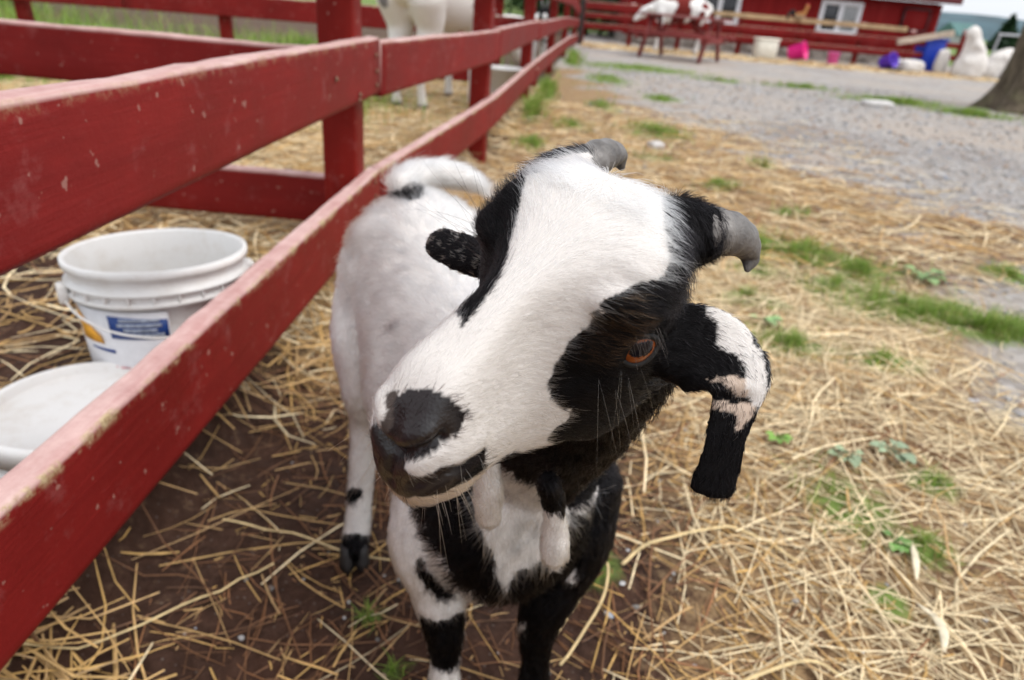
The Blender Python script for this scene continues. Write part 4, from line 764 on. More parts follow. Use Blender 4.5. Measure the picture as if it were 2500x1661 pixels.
# lie of the hair on the face: up the bridge from the nose, fanning outwards over the forehead, back along the cheeks
isf = ht == 'head'
x, y, z = hh.T
whorl = np.stack([x - .004, y + .045, 0 * z], 1); wr = np.linalg.norm(whorl, axis=1, keepdims=True)
fan = np.stack([np.sign(x) * np.clip(np.abs(x) * 38, 0, 1.3) * sstep(.07, -.02, y), -np.ones_like(y) * np.where(y > -.045, 1, -1) * sstep(0, .03, np.abs(y + .045)) * .9 - .1, -.25 * np.abs(x) * 20], 1)
tuft = np.exp(-(wr / .035) ** 2)
fl = fan * (1 - .6 * tuft) + unit(whorl + 1e-6) * 1.3 * tuft
side_ = sstep(-.018, -.04, z)[:, None]; back = np.stack([0 * x, -np.ones_like(x), -.35 + 0 * z], 1)
fl = fl * (1 - side_) + back * side_
hf[isf] = (unit(fl) @ HM.T)[isf]
ln = np.select([ht == 'head', ht == 'ear', ht == 'neck', ht == 'trunk', np.char.startswith(ht, 'leg'), ht == 'tail', ht == 'wattle'], [.0085, .0042, .018, .024, .011, .030, .008], .012)
topw = sstep(.03, -.03, y) * sstep(-.02, -.005, z)
ln = np.where(isf, .0055 + .0025 * sstep(.09, .04, y) + .0075 * topw, ln)
hb_ = np.minimum(segdist(root, [np.array([0.0775, 0.3493, 0.6938]), np.array([0.0966, 0.3480, 0.6979])]), segdist(root, [np.array([0.0251, 0.4026, 0.7066]), np.array([0.0350, 0.4118, 0.7138])]))
ln = np.where(isf, ln * (.42 + .58 * sstep(.012, .032, hb_)), ln)
ln = ln * np.where(isf, 1 - .6 * sstep(.017, .010, eyed[vi]), 1)
jx = root + rng.normal(0, .0009, root.shape) * np.where(ht == 'ear', 2.4, 1.)[:, None]
hc = coat(jx, hn, ht)
hc = hc * (1 + rng.normal(0, .10, (NH, 1))) * np.where(isf & (hh[:, 1] > .03), 1 - .10 * sstep(.03, .11, hh[:, 1]), 1)[:, None] ** np.array([1, 1.25, 1.7])
wmask = hc.mean(1) > .3
hc = np.where(wmask[:, None], np.clip(hc, .40, .90), np.clip(hc, .0012, .2))
brown = (~wmask) & isf & (np.linalg.norm(hh - np.array([-.045, .016, -.016]), axis=1) < .016 + .006 * rng.random(NH)) & (rng.random(NH) < .45)
fle = (ht == 'ear') & (np.linalg.norm(root - HO, axis=1) > 0) & (np.linalg.norm(root - EAR_R[2], axis=1) < .035) & (vnoise(root, 240, 91) > .34)
hc[fle] = np.array([.42, .36, .28])
hc[brown] = np.array([.085, .045, .024]) * rng.uniform(.5, 1.3, (brown.sum(), 1))
r0 = np.where(isf, .000085, np.where(ht == 'ear', .00010, .00026))
lift = np.where(isf, .20 + .16 * topw, .28)[:, None]
fc = isf | (ht == 'ear'); bd_ = ~fc
make_hair('face_coat', root[fc], hn[fc], hf[fc], ln[fc], hc[fc], M['fur'], goat, r0[fc], lift[fc], 5, .0034, .45)
make_hair('body_coat', root[bd_], hn[bd_], hf[bd_], ln[bd_], hc[bd_], M['fur'], goat, r0[bd_], lift[bd_], 5, .0110, .62, .24)

# whiskers and long guard hairs
def strands(name, P0, D, L, sag, rad, col, k=7):
    n = len(P0); t = np.linspace(0, 1, k)[None, :, None]
    pts = P0[:, None] + D[:, None] * L[:, None, None] * t + (np.array([0, 0, -1.]) * sag[:, None])[:, None] * (t ** 2) * L[:, None, None]
    hc = bpy.data.hair_curves.new(name); hc.add_curves([k] * n); hc.attributes['position'].data.foreach_set('vector', pts.astype(np.float32).ravel())
    ra = hc.attributes.new('radius', 'FLOAT', 'POINT'); ra.data.foreach_set('value', (np.full((n, 1), rad) * np.linspace(1, .25, k)[None]).astype(np.float32).ravel())
    ca = hc.attributes.new('hcol', 'FLOAT_COLOR', 'CURVE'); ca.data.foreach_set('color', np.c_[np.repeat(np.array([col]), n, 0), np.ones(n)].astype(np.float32).ravel())
    hc.materials.append(M['fur']); o = bpy.data.objects.new(name, hc); C.objects.link(o); o.parent = goat; o.matrix_parent_inverse = Matrix.Translation(-goat.matrix_basis.translation); return o
m_ = (BT == 'head') & (HB[:, 1] > .085) & (HB[:, 1] < .132) & (HB[:, 2] < -.052); ii = rng.choice(np.nonzero(m_)[0], 52)
D = unit(BN[ii] * .8 + np.array([.12, -.15, -.75]) + rng.normal(0, .22, (52, 3)))
strands('whiskers', BV[ii], D, rng.uniform(.008, .030, 52), rng.uniform(.0, .3, 52), .00011, (.80, .74, .66))
m_ = (BT == 'head') & (np.linalg.norm((HB - np.array([-.047, -.010, -.040])) * HS, axis=1) < .014); ii = rng.choice(np.nonzero(m_)[0], 9)
strands('whiskers', BV[ii], unit(BN[ii] * .5 + np.array([.1, -.1, -.8]) + rng.normal(0, .2, (9, 3))), rng.uniform(.02, .045, 9), rng.uniform(0, .3, 9), .00007, (.16, .145, .14))
ii = np.nonzero((BT == 'head') & (np.abs(np.linalg.norm((HB - np.array([-.0475, -.016, -.0235])) * HS, axis=1) - .0095) < .003) & (HB[:, 2] > -.026))[0]; ii = rng.choice(ii, 26)
strands('eyelashes', BV[ii], unit(BN[ii] * 1.0 + np.array([0, -.1, -.45]) + rng.normal(0, .25, (26, 3))), rng.uniform(.008, .014, 26), rng.uniform(.1, .6, 26), .00008, (.03, .022, .018))
m_ = (BT == 'head') & (np.linalg.norm((HB - np.array([.049, .000, -.012])) * HS, axis=1) < .015); ii = rng.choice(np.nonzero(m_)[0], 14)
strands('whiskers', BV[ii], unit(BN[ii] + np.array([-.2, .1, .9]) + rng.normal(0, .3, (14, 3))), rng.uniform(.03, .055, 14), rng.uniform(-.2, .3, 14), .00007, (.015, .012, .012))

# ------------------------------------------------------------------ fences
def rail(mb, A, B, w=.038, h=.155, n=None, wear_sheen=1., chip_=1.):
    """board from A to B (centre line); upper face pale from weathering and painted-in sky reflection, its front edge down to bare wood"""
    A, B = np.asarray(A, float), np.asarray(B, float); t = unit(B - A); s = unit(np.cross(t, [0, 0, 1.])); u = np.cross(s, t); L = np.linalg.norm(B - A); n = n or max(3, int(L / .05))
    hw, hh = w / 2, h / 2
    half = [(hw, hh - .0075), (hw - .0006, hh - .0035), (hw - .0025, hh - .0012), (hw - .0060, hh), (hw - .012, hh), (0, hh), (-hw + .012, hh), (-hw + .0060, hh), (-hw + .0025, hh - .0012), (-hw, hh - .0045), (-hw, hh - .012), (-hw, .02), (-hw, -.02), (-hw, -hh + .010), (-hw + .003, -hh), (0, -hh), (hw - .003, -hh), (hw, -hh + .006), (hw, -hh + .014), (hw, -.03), (hw, 0), (hw, .03), (hw, hh - .018)]
    o = np.array(half); m = len(o); q = np.linspace(0, 1, n)
    P = A[None] + (B - A)[None] * q[:, None]
    rings = P[:, None] + o[None, :, :1] * s + o[None, :, 1:] * u
    top = (o[:, 1] > h / 2 - .005); edge = top & (o[:, 0] > w / 2 - .0040) | (o[:, 1] > h / 2 - .008) & (o[:, 0] > w / 2 - .001)
    f = rings.reshape(-1, 3); chip = vnoise(f, 38, 3) * .0014 + vnoise(f, 11, 4) * .0012
    rings += (chip.reshape(n, m)[..., None]) * (np.where(top, 1.6, .3)[None, :, None]) * u
    rings += (vnoise(P, 1.7, 6)[:, None] * .0012)[:, None] * u + (vnoise(P, 2.1, 7)[:, None] * .004)[:, None] * s
    c = np.zeros((n, m, 3)); c[..., 0] = np.where(top, 1, 0)[None] * wear_sheen; c[..., 1] = np.where(edge, 1, 0)[None] * wear_sheen * chip_
    V, F = loft(rings); mb.add(V, F, c.reshape(-1, 3))
    return mb
def post(mb, x, y, z0, z1, w=.092, rot=0.):
    o = rrect(w, w, .006, 2); c_, s_ = math.cos(rot), math.sin(rot); o = o @ np.array([[c_, s_], [-s_, c_]]); n = 14; z = np.linspace(z0, z1, n)
    rings = np.stack([np.c_[o + np.array([x, y]), np.full(len(o), zz)] for zz in z]); f = rings.reshape(-1, 3)
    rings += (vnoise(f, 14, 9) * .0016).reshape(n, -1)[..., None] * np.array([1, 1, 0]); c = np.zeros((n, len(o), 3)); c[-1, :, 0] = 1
    V, F = loft(rings); mb.add(V, F, c.reshape(-1, 3)); return mb
nail_m = simple('rusty_nail', (.22, .13, .08), .5, .3, 200)

# the long fence beside the goat: boards on the near side of the posts
fence = empty('rail_fence', (FENCE[1][0], FENCE[1][1], 0)); tag(fence, 'long red board fence running back beside the goat, its top edges worn and painted pale with sky sheen', 'fence')
def side_pt(i, dx):      # a point dx to the right of the line of the fence at its i-th post
    d = FENCE[min(i + 1, len(FENCE) - 1)] - FENCE[max(i - 1, 0)]; d = d / np.linalg.norm(d); return FENCE[i] + np.array([d[1], -d[0]]) * dx
TOPZ = [.700, .680, .664, .650, .635, .600, .520]; LOWZ = [.360, .333, .338, .330, .318, .30, .215]; TH = .141
for i in range(1, len(FENCE)):
    p = side_pt(i, -.086); d = FENCE[i] - FENCE[i - 1]
    post(MB(), p[0], p[1] - (.05 if i == 1 else 0), -.25, 1.12 - .02 * i, rot=math.atan2(d[1], d[0])).build('post', M['redv'], fence)
post(MB(), -.56, -.81, -.25, 1.12).build('post', M['redv'], fence)
for i in range(len(FENCE) - 1):
    a, b = FENCE[i], FENCE[i + 1]; d = unit(b - a)
    for zt, TH in ((TOPZ, .141), (LOWZ, .150), (None, .141)):
        za, zb = (zt[i], zt[i + 1]) if zt else ((1.0, .985) if i < 3 else (.985 - .035 * (i - 3), .985 - .035 * (i - 2)))
        if zt is None and i == len(FENCE) - 2: zb = .74
        e0 = .012 if i else 0; lift = .0 if i % 2 == 0 else -.010 if zt is TOPZ else .0
        A = np.r_[a + d * e0 + np.array([d[1], -d[0]]) * -.019, za - TH / 2 + lift]; B = np.r_[b + d * (.035 if i == 0 else .004) + np.array([d[1], -d[0]]) * -.019, zb - TH / 2 + lift]
        if i == 1: A[:2] += d * .028
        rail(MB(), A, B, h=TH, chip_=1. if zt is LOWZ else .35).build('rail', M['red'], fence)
# nail heads near the first joint
for (yy, zz) in ((1.56, .615), (1.755, .560), (1.75, .548), (1.925, .640), (1.93, .600), (1.928, .565), (1.90, .27), (1.90, .31)):
    xx = np.interp(yy, FENCE[:, 1], FENCE[:, 0]); lathe(MB(), [(.001, .0035), (.0045, .003), (.006, .0)], (xx + .0005, yy, zz), 10, rot=Matrix.Rotation(R(90), 3, 'Y')).build('nail', nail_m, fence)

# the divider running off to the left from the first post
div = empty('divider_fence', (-.56, 2.2, 0)); tag(div, 'short red two-board fence branching left from the first post, behind the buckets', 'fence')
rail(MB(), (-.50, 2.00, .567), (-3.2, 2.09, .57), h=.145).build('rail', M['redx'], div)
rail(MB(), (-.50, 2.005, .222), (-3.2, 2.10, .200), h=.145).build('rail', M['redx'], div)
post(MB(), -2.45, 2.15, -.2, .70).build('post', M['redv'], div)

# fence across the back of the pen
bk = empty('back_fence', (-1.5, 5.9, 0)); tag(bk, 'red board fence across the back of the pen, grass growing in front of it', 'fence')
B0, B1 = np.array([-6.2, 5.55]), np.array([.02, 6.45]); bd = unit(B1 - B0)
for zt, hh in ((.66, .17), (.98, .17), (.27, .15)):
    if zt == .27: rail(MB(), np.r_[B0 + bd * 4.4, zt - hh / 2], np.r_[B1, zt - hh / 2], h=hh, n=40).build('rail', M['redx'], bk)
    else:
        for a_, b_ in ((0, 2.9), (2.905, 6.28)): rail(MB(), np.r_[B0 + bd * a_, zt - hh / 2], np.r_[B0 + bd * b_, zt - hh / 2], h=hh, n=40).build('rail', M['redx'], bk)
for s_ in (.3, 2.1, 3.65, 4.6, 5.9):
    q_ = B0 + bd * s_ + np.array([0, .07]); post(MB(), q_[0], q_[1], -.2, 1.1, rot=.14).build('post', M['redv'], bk)

# ------------------------------------------------------------------ buckets
t = NT('white_plastic'); gp = t.new('ShaderNodeNewGeometry').outputs['Position']
dirt = t.ramp(t.noise(16, 6, .7, gp), [(.50, 0.), (.80, .55)]); sc = t.ramp(t.noise(160, 3, .7, gp, .8), [(.62, 0.), (.72, .5)])
c = t.mix(dirt, (.78, .765, .74), (.55, .47, .38)); c = t.mix(t.math('MULTIPLY', sc, .5), c, (.42, .36, .30)); t.bump(t.noise(90, 3, .5, gp), .0004, .4)
white_pl = t.done(c, .38, .45)
metal_m = simple('wire', (.45, .44, .42), .35, .2, 60)
blue_m = simple('label_blue', (.012, .05, .22), .45, .15, 90); orange_m = simple('label_orange', (.75, .36, .04), .45, .3, 60); ink_m = simple('label_ink', (.62, .16, .20), .5, .35, 120); pale_m = simple('label_white', (.74, .74, .76), .45, .06, 60); grey_m = simple('label_grey', (.30, .34, .42), .5, .5, 90)
def bucket(loc, label, rot=0., scale=1., lid=False, art=True, cut=0.):
    b = empty('bucket', loc, rot); tag(b, label, 'bucket', 'white plastic buckets beside the fence'); s = scale; H = .365
    if art: b.rotation_mode = 'QUATERNION'; b.rotation_quaternion = (Matrix.Rotation(R(-4), 3, (.86, .5, 0)) @ Matrix.Rotation(rot, 3, 'Z')).to_quaternion()
    o = [(.002, .004), (.126, .004), (.130, .010), (.1405, .255), (.1415, .258), (.1515, .262), (.1525, .272), (.1445, .276), (.1445, .292), (.1535, .295), (.1545, .303), (.1455, .306), (.1460, .338), (.1530, .341), (.1545, .350), (.1540, H), (.1475, H + .001), (.1440, H - .008), (.1400, .26), (.126, .016), (.002, .014)]
    w = MB(); o = np.array(o); o[:, 1] = np.where(o[:, 1] > .256, .365 - (.365 - o[:, 1]) * .62, o[:, 1]); o[:, 1] = np.maximum(o[:, 1] - cut, .004 + .0001 * o[:, 1]); lathe(w, o * s, m=96)
    for a in np.linspace(0, 2 * np.pi, 24, endpoint=False):       # ribs between the two collars
        box(w, np.array([math.cos(a) * .1475, math.sin(a) * .1475, .3145 - cut]) * s, (.010 * s, .003 * s, .014 * s), Matrix.Rotation(a, 3, 'Z'), .001)
    V = np.concatenate(w.v); o_ = w.build('shell', white_pl, b, local=False)
    w = MB(); ang = np.linspace(R(6), R(174), 40)            # wire bail hanging down the front
    P = np.stack([np.cos(ang) * .158, -np.sin(ang) * .163, .302 - cut - np.sin(ang) * .05], 1) * s
    add_tube(w, P, np.full(40, .0022 * s), 8)
    if art: w.build('handle', white_pl, b, local=False)
    for sgn in (-1, 1) if art else ():
        w = MB(); box(w, (sgn * .158 * s, 0, (.306 - cut) * s), (.016 * s, .034 * s, .034 * s), None, .004); w.build('handle_lug', white_pl, b, local=False)
    if lid:
        w = MB(); lathe(w, np.array([(.002, .352), (.136, .352), (.1385, .356), (.141, .368), (.1475, .3715), (.1545, .369), (.1565, .362), (.1565, .335), (.1585, .334), (.1585, .364), (.1565, .371), (.1475, .3745), (.140, .3715), (.1365, .359), (.134, .3555), (.002, .3555)]) * s - np.array([0, cut * s]), m=96); w.build('lid', white_pl, b, local=False)
    if art:
        def patch(name, mat, a0, a1, z0, z1, off, parent=None, nseg=14, skew=0.):
            w = MB(); aa = np.linspace(R(a0), R(a1), nseg); z0, z1 = z0 + .048 * (z0 > .1), z1 + .048 * (z1 > .1); z0, z1 = max(z0 - cut * (.9 if z0 > .1 else z0 / .1 * .6), .012), z1 - cut; r_in = lambda z: (.130 + (.1405 - .130) * (z - .01) / (.245 - cut))
            rings = []
            for a in aa:
                f = (a - aa[0]) / (aa[-1] - aa[0] + 1e-9)
                q = [(r_in(z0) + off, z0), (r_in(z1) + off, z1 - skew * f), (r_in(z1) + off + .0007, z1 - skew * f), (r_in(z0) + off + .0007, z0)]
                rings.append([(r * math.cos(a) * s, r * math.sin(a) * s, z * s) for r, z in q])
            w.add(*loft(np.array(rings))); return w.build(name, mat, parent or b, local=False)
        lab = patch('label', pale_m, 176, 262, .035, .245, .0006)
        patch('blue_panel', blue_m, 222, 261, .186, .238, .0016, lab, skew=.006)
        patch('orange_panel', orange_m, 188, 214, .172, .243, .0016, lab, skew=.045)
        patch('blue_panel', blue_m, 200, 222, .163, .170, .0018, lab, skew=.004)
        for k_, (z_, a0, a1) in enumerate(((.224, 230, 256), (.215, 228, 257), (.206, 232, 254), (.197, 236, 258))):
            patch('text_line', grey_m, a0, a1, z_, z_ + .0035, .0026, lab)
        r_ = random.Random(5)
        for z_ in (.130, .110):
            a_ = 205.
            while a_ < 256:
                wv = r_.uniform(3, 8); patch('text_line', ink_m, a_, a_ + wv, z_ + r_.uniform(-.002, .002), z_ + r_.uniform(.004, .009), .0026, lab, 4); a_ += wv + r_.uniform(1, 3.5)
        for k_ in range(12):
            a_ = r_.uniform(205, 258); z_ = r_.uniform(.04, .085); patch('smudge', grey_m, a_, a_ + r_.uniform(1, 4), z_, z_ + r_.uniform(.003, .012), .0026, lab, 4)
    return b
bucket((-.630, 1.112, .10), "open white bucket with torn blue and orange label, standing in mud behind the low board", R(38), .965, cut=.097)
bucket((-.655, .868, .085), "low white lidded tub in front of the labelled bucket, cut by the picture edge", R(60), .85, lid=True, art=False, cut=.24)



# ------------------------------------------------------------------ barn and what stands along it
t = NT('barn_boards'); gp = t.coord('Object'); mp = t.mapping((1, 1, .05)); br = t.noise(9, 4, .6, mp); big = t.noise(1.3, 4, .6, gp)
w_ = t.new('ShaderNodeTexWave'); w_.wave_type = 'BANDS'; w_.bands_direction = 'X'; w_.inputs['Scale'].default_value = 3.2; w_.inputs['Distortion'].default_value = .0; t.link(gp, w_.inputs['Vector'])
seam = t.ramp(w_.outputs[1], [(.0, .35), (.05, 1.)])
c = t.mix(t.ramp(br, [(.3, 0.), (.7, 1.)]), (.18, .0085, .0085), (.27, .016, .015)); c = t.mix(t.ramp(big, [(.55, 0.), (.85, .25)]), c, (.34, .10, .095)); c = t.mix(1., c, seam, 'MULTIPLY')
t.bump(seam, .01, .8); barn_m = t.done(c, .65, .10)
t = NT('field_stone'); gp = t.coord('Object'); v = t.voro(4.5, t.mapping((1, 1, 1.8)), 'Color'); e_ = t.ramp(t.voro(4.5, t.mapping((1, 1, 1.8)), 'Distance', 'DISTANCE_TO_EDGE'), [(.0, .4), (.08, 1.)])
c = t.mix(t.sep(v)[0], (.16, .13, .11), (.36, .31, .27)); c = t.mix(1., c, e_, 'MULTIPLY'); t.bump(e_, .03); stone_m = t.done(c, .85, .2)
roof_m = simple('roof_metal', (.10, .028, .030), .5, .25, 3); white_m = simple('white_paint', (.74, .74, .76), .5, .06, 9); dark_m = simple('dark_opening', (.018, .017, .02), .5, .3, 5)
t = NT('window_glass'); t.done(t.mix(t.ramp(t.noise(2.2, 3, .6), [(.4, 0.), (.6, 1.)]), (.010, .011, .014), (.035, .035, .04)), .06, .5); glass_m = t.m
t = NT('blind'); t.done(t.mix(t.ramp(t.noise(3, 4, .6), [(.3, 0.), (.7, 1.)]), (.20, .21, .215), (.38, .385, .38)), .15, .5); blind_m = t.m
tan_m = simple('weathered_board', (.40, .275, .15), .75, .3, 7, .004); tand_m = simple('grey_board', (.46, .37, .29), .8, .3, 6, .004)
BY = 19.3
barn = empty('red_barn', (6., BY, 0)); tag(barn, 'low red board barn with two white framed windows on a stone foundation', 'barn')
x0, x1 = 2.25, 9.89
m_ = MB(); box(m_, ((x0 + x1) / 2, BY + 2.5, .85), (x1 - x0, 5., 1.28), None, .02); m_.build('wall', barn_m, barn)
m_ = MB(); box(m_, ((x0 + x1) / 2, BY + 2.48, -.1), (x1 - x0 + .10, 5.12, .62), None, .03); m_.build('foundation', stone_m, barn)
m_ = MB(); zz = [(BY - .32, 1.50), (BY - .32, 1.62), (BY + 2.5, 2.95), (BY + 5.3, 1.62), (BY + 5.3, 1.50), (BY + 2.5, 2.80)]
m_.add(*loft(np.array([[(x, y, z) for y, z in zz] for x in (x0 - .35, x1 + .33)]))); rf = m_.build('roof', roof_m, barn, smooth=False)
m_ = MB(); box(m_, ((x0 + x1) / 2, BY - .335, 1.575), (x1 - x0 + .70, .03, .17), None, .004); m_.build('fascia', simple('fascia_paint', (.10, .010, .012), .55, .2, 4), rf)
m_ = MB()
for x in (x0 - .01, x1 + .01): m_ = MB(); box(m_, (x, BY - .012, .84), (.12, .05, 1.26), None, .004); m_.build('corner_board', barn_m, barn)
def window(xc, zc, w, h, rp):
    f = MB(); y = BY - .03; k = .10
    box(f, (xc - w / 2 + k / 2, y, zc), (k, .08, h), None, .005); box(f, (xc + w / 2 - k / 2, y, zc), (k, .08, h), None, .005); box(f, (xc, y - .004, zc), (.11, .084, h - k), None, .005)
    box(f, (xc, y, zc + h / 2 - k / 2), (w - 2 * k, .078, k), None, .005); box(f, (xc, y - .01, zc - h / 2 + k / 2), (w - 2 * k, .10, k), None, .005)
    wo = f.build('window', white_m, barn)
    for sx, mt in ((-1, glass_m), (1, rp)):
        p = MB(); box(p, (xc + sx * (w / 4 - .01), BY - .012, zc), (w / 2 - k - .03, .02, h - 2 * k + .01), None, .002); p.build('pane', mt, wo)
window(7.50, .985, 1.03, .77, blind_m); window(4.48, .985, 1.03, .77, glass_m)
m_ = MB(); box(m_, (9.38, BY - .02, 1.08), (.60, .06, .46), None, .01); d_ = m_.build('hatch', barn_m, barn)
m_ = MB(); 
for a_, b_ in (((9.06, 1.33), (9.70, 1.33)), ((9.06, .85), (9.06, 1.33)), ((9.70, .85), (9.70, 1.33)), ((9.06, .85), (9.70, .85))): bar(m_, (a_[0], BY - .06, a_[1]), (b_[0], BY - .06, b_[1]), .03, .05, (0, 1, 0))
m_.build('hatch_frame', dark_m, d_)

# fence along the barn yard
yard = empty('yard_fence', (5., 17.65, 0)); tag(yard, 'far red rail fence in front of the barn, with a weathered tan top rail', 'fence')
YF = 17.62
for a_, b_, z_, h_, mt in (((1.0, YF), (4.0, YF), .80, .16, M['redx']), ((1.0, YF + .01), (6.2, YF), .595, .115, M['redx']), ((1.0, YF + .01), (6.2, YF), .375, .125, M['redx']), ((6.2, YF), (9.98, YF + .3), .60, .12, M['redx']), ((6.2, YF), (9.98, YF + .3), .34, .12, M['redx']), ((3.98, YF - .03), (8.5, YF + .08), .855, .10, tan_m)):
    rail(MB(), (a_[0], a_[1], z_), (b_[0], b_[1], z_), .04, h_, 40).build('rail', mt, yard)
rail(MB(), (8.32, YF - .02, .58), (9.60, YF + .10, .86), .05, .13, 20).build('rail', tand_m, yard)
for x, h_ in ((1.03, 1.0), (2.15, .92), (3.3, .9), (4.75, .9), (6.1, .95), (7.55, .92), (8.75, .86), (9.98, .95)): post(MB(), x, YF + .09 + .02 * x, -.2, h_, .10).build('post', M['redv'], yard)
post(MB(), .93, 16.75, -.2, 1.25, .11).build('gate_post', simple('tarred_post', (.03, .018, .016), .7, .3, 20), yard)

# picnic table
pt = empty('picnic_table', (2.74, 14.33, 0), R(-29)); tag(pt, 'red wooden picnic table standing on the gravel in front of the yard fence', 'picnic table')
def loc_bar(name, parts_, mt=None):
    w = MB()
    for A, B, wd, hg, up in parts_: bar(w, A, B, wd, hg, up, .004, (.35 if name == 'table_board' else .1, 0, 0))
    return w.build(name, mt or M['redx'], pt, local=False)
for k_ in range(5): loc_bar('table_board', [((-.80, -.30 + .15 * k_, .74), (.80, -.30 + .15 * k_, .74), .14, .038, (0, 0, 1))])
for s in (-1, 1):
    loc_bar('bench', [((-.80, s * .60, .43), (.80, s * .60, .43), .13, .038, (0, 0, 1)), ((-.80, s * .745, .43), (.80, s * .745, .43), .13, .038, (0, 0, 1))])
    for sy in (-1, 1): loc_bar('leg', [((s * .58, sy * .62, .0), (s * .58, sy * .20, .72), .05, .10, (0, sy, .3))])
    loc_bar('bench_support', [((s * .62, -.82, .37), (s * .62, .82, .37), .045, .09, (0, 0, 1)), ((s * .62, -.38, .70), (s * .62, .38, .70), .045, .08, (0, 0, 1))])
    loc_bar('brace', [((s * .54, 0, .36), (s * .12, 0, .70), .045, .08, (0, 1, 0))])

# tubs, buckets and sacks in the yard
def plastic(name, col): return simple(name, col, .4, .15, 12)
def blob(name, loc, size, mat, label, cat, seed, group=None, rz=0., pinch=0.):
    """slumped feed sack: a stuffed pillow with creases"""
    a = np.linspace(0, np.pi, 22); b = np.linspace(0, 2 * np.pi, 36, endpoint=False); V = []
    for p in a:
        for q in b:
            x, y, z = math.sin(p) * math.cos(q), math.sin(p) * math.sin(q), math.cos(p); f = lambda v: math.copysign(abs(v) ** .62, v)
            V.append((f(x), f(y), f(z)))
    V = np.array(V); V[:, 0] *= 1 - pinch * np.clip(V[:, 2], 0, 1); V[:, 1] *= 1 - pinch * np.clip(V[:, 2], 0, 1)
    V *= (1 + .10 * vnoise(V, 1.8, seed) + .05 * vnoise(V, 4.5, seed + 1))[:, None]; V = V * np.array(size) / 2; V[:, 2] = np.maximum(V[:, 2], -size[2] * .44); V[:, 2] += size[2] * .44
    c_, s_ = math.cos(rz), math.sin(rz); V = np.c_[V[:, 0] * c_ - V[:, 1] * s_, V[:, 0] * s_ + V[:, 1] * c_, V[:, 2]]
    w = MB(); w.add(*loft(V.reshape(22, 36, 3)))
    o = w.build(name, mat, None); o.location = loc; tag(o, label, cat, group); return o
sack_m = simple('woven_sack', (.70, .66, .62), .8, .12, 14, .01)
G = 'white sacks at the end of the yard fence'
def tallsack(name, loc, pts, rad, label, seed):
    rg, _ = tube(pts, rad, 28, (0, 1, 0), 26); f = rg.reshape(-1, 3); rg = rg + (vnoise(f, 6, seed) * .035 + vnoise(f, 15, seed + 1) * .014).reshape(rg.shape[:2])[..., None] * np.array([1, 1, .4])
    w = MB(); w.add(*loft(rg)); o = w.build(name, sack_m, None); o.location = loc; tag(o, label, 'sack', G)
tallsack('feed_sack', (9.85, 17.15, 0), [(0, 0, .03), (.05, 0, .25), (.02, 0, .5), (-.07, 0, .75), (-.14, 0, .93)], [(.34, .24), (.36, .25), (.27, .2), (.17, .15), (.15, .12)], 'tall white sack leaning on the end post of the far fence, its neck bunched up', 61)
tallsack('feed_sack', (10.75, 17.55, 0), [(-.18, 0, .06), (-.1, 0, .25), (.05, 0, .42), (.18, 0, .48), (.34, 0, .30)], [(.25, .2), (.24, .22), (.2, .2), (.16, .16), (.13, .12)], 'slumped white sack between the tall sack and the tree trunk', 71)
blob('feed_sack', (11.35, 17.9, 0), (.55, .5, .38), sack_m, 'small white sack lying lowest, beside the tree trunk', 'sack', 75, G, .3)
blob('feed_sack', (8.55, 17.1, 0), (.52, .4, .27), sack_m, 'flat cream sack lying under the far fence beside the blue bin', 'sack', 77, G)
blob('feed_sack', (9.42, 17.5, 0), (.26, .24, .55), sack_m, 'narrow upright white sack under the fence between blue bin and end post', 'sack', 79, G)
blob('feed_sack', (8.35, 17.45, 0), (.30, .28, .24), simple('pale_bag', (.68, .68, .76), .5, .1, 9), 'small shiny white bag beside the purple bucket', 'bag', 81)
m_ = MB(); box(m_, (5.23, 17.25, .21), (.48, .36, .42), Matrix.Rotation(.08, 3, 'Z'), .05); box(m_, (5.23, 17.25, .415), (.51, .39, .05), Matrix.Rotation(.08, 3, 'Z'), .02); tag(m_.build('storage_box', plastic('cream_plastic', (.74, .70, .60)), None), 'cream plastic storage box standing in front of the far fence under the barn', 'box')
def pail(loc, r, h, mat, label, tilt=None):
    w = MB(); lathe(w, np.array([(.01, 0), (.78, 0), (.82, .02), (.98, .94), (1.05, .95), (1.05, 1.), (.95, 1.), (.78, .06), (.01, .05)]) * np.array([r, h]), m=40); V, F, c_ = w.arrays()
    if tilt is not None:
        Rm = np.array(Matrix.Rotation(tilt[1], 3, 'Z') @ Matrix.Rotation(tilt[0], 3, 'Y')); V = V @ Rm.T; V[:, 2] -= V[:, 2].min()
    w2 = MB(); w2.add(V, F[0]); o = w2.build('pail', mat, None); o.location = loc; tag(o, label, 'bucket', 'bright plastic pails along the yard fence'); return o
pail((5.82, 17.3, 0), .19, .36, plastic('magenta_plastic', (.80, .012, .24)), 'magenta pail lying tipped over beside the cream box', (R(72), R(-35)))
pail((6.84, 17.3, 0), .135, .26, plastic('pink_plastic', (.80, .12, .38)), 'small pink pail standing upright by itself below the barn window', None)
pail((7.86, 17.05, 0), .16, .30, plastic('purple_plastic', (.11, .03, .50)), 'purple pail lying tipped over beside a small white bag', (R(68), R(-60)))
bin_ = empty('blue_bin', (9.32, 18.0, 0), .1); tag(bin_, 'bright blue plastic bin standing behind the far fence rails', 'bin')
m_ = MB()
for A, sz in (((-.01, 0, .02), (.44, .44, .04)), ((-.22, 0, .36), (.03, .46, .70)), ((.20, 0, .36), (.03, .46, .70)), ((0, -.215, .36), (.40, .03, .70)), ((0, .215, .36), (.40, .03, .70)), ((0, -.24, .70), (.50, .03, .06))): box(m_, A, sz, None, .008)
m_.build('shell', plastic('blue_plastic', (.010, .045, .42)), bin_, local=False)
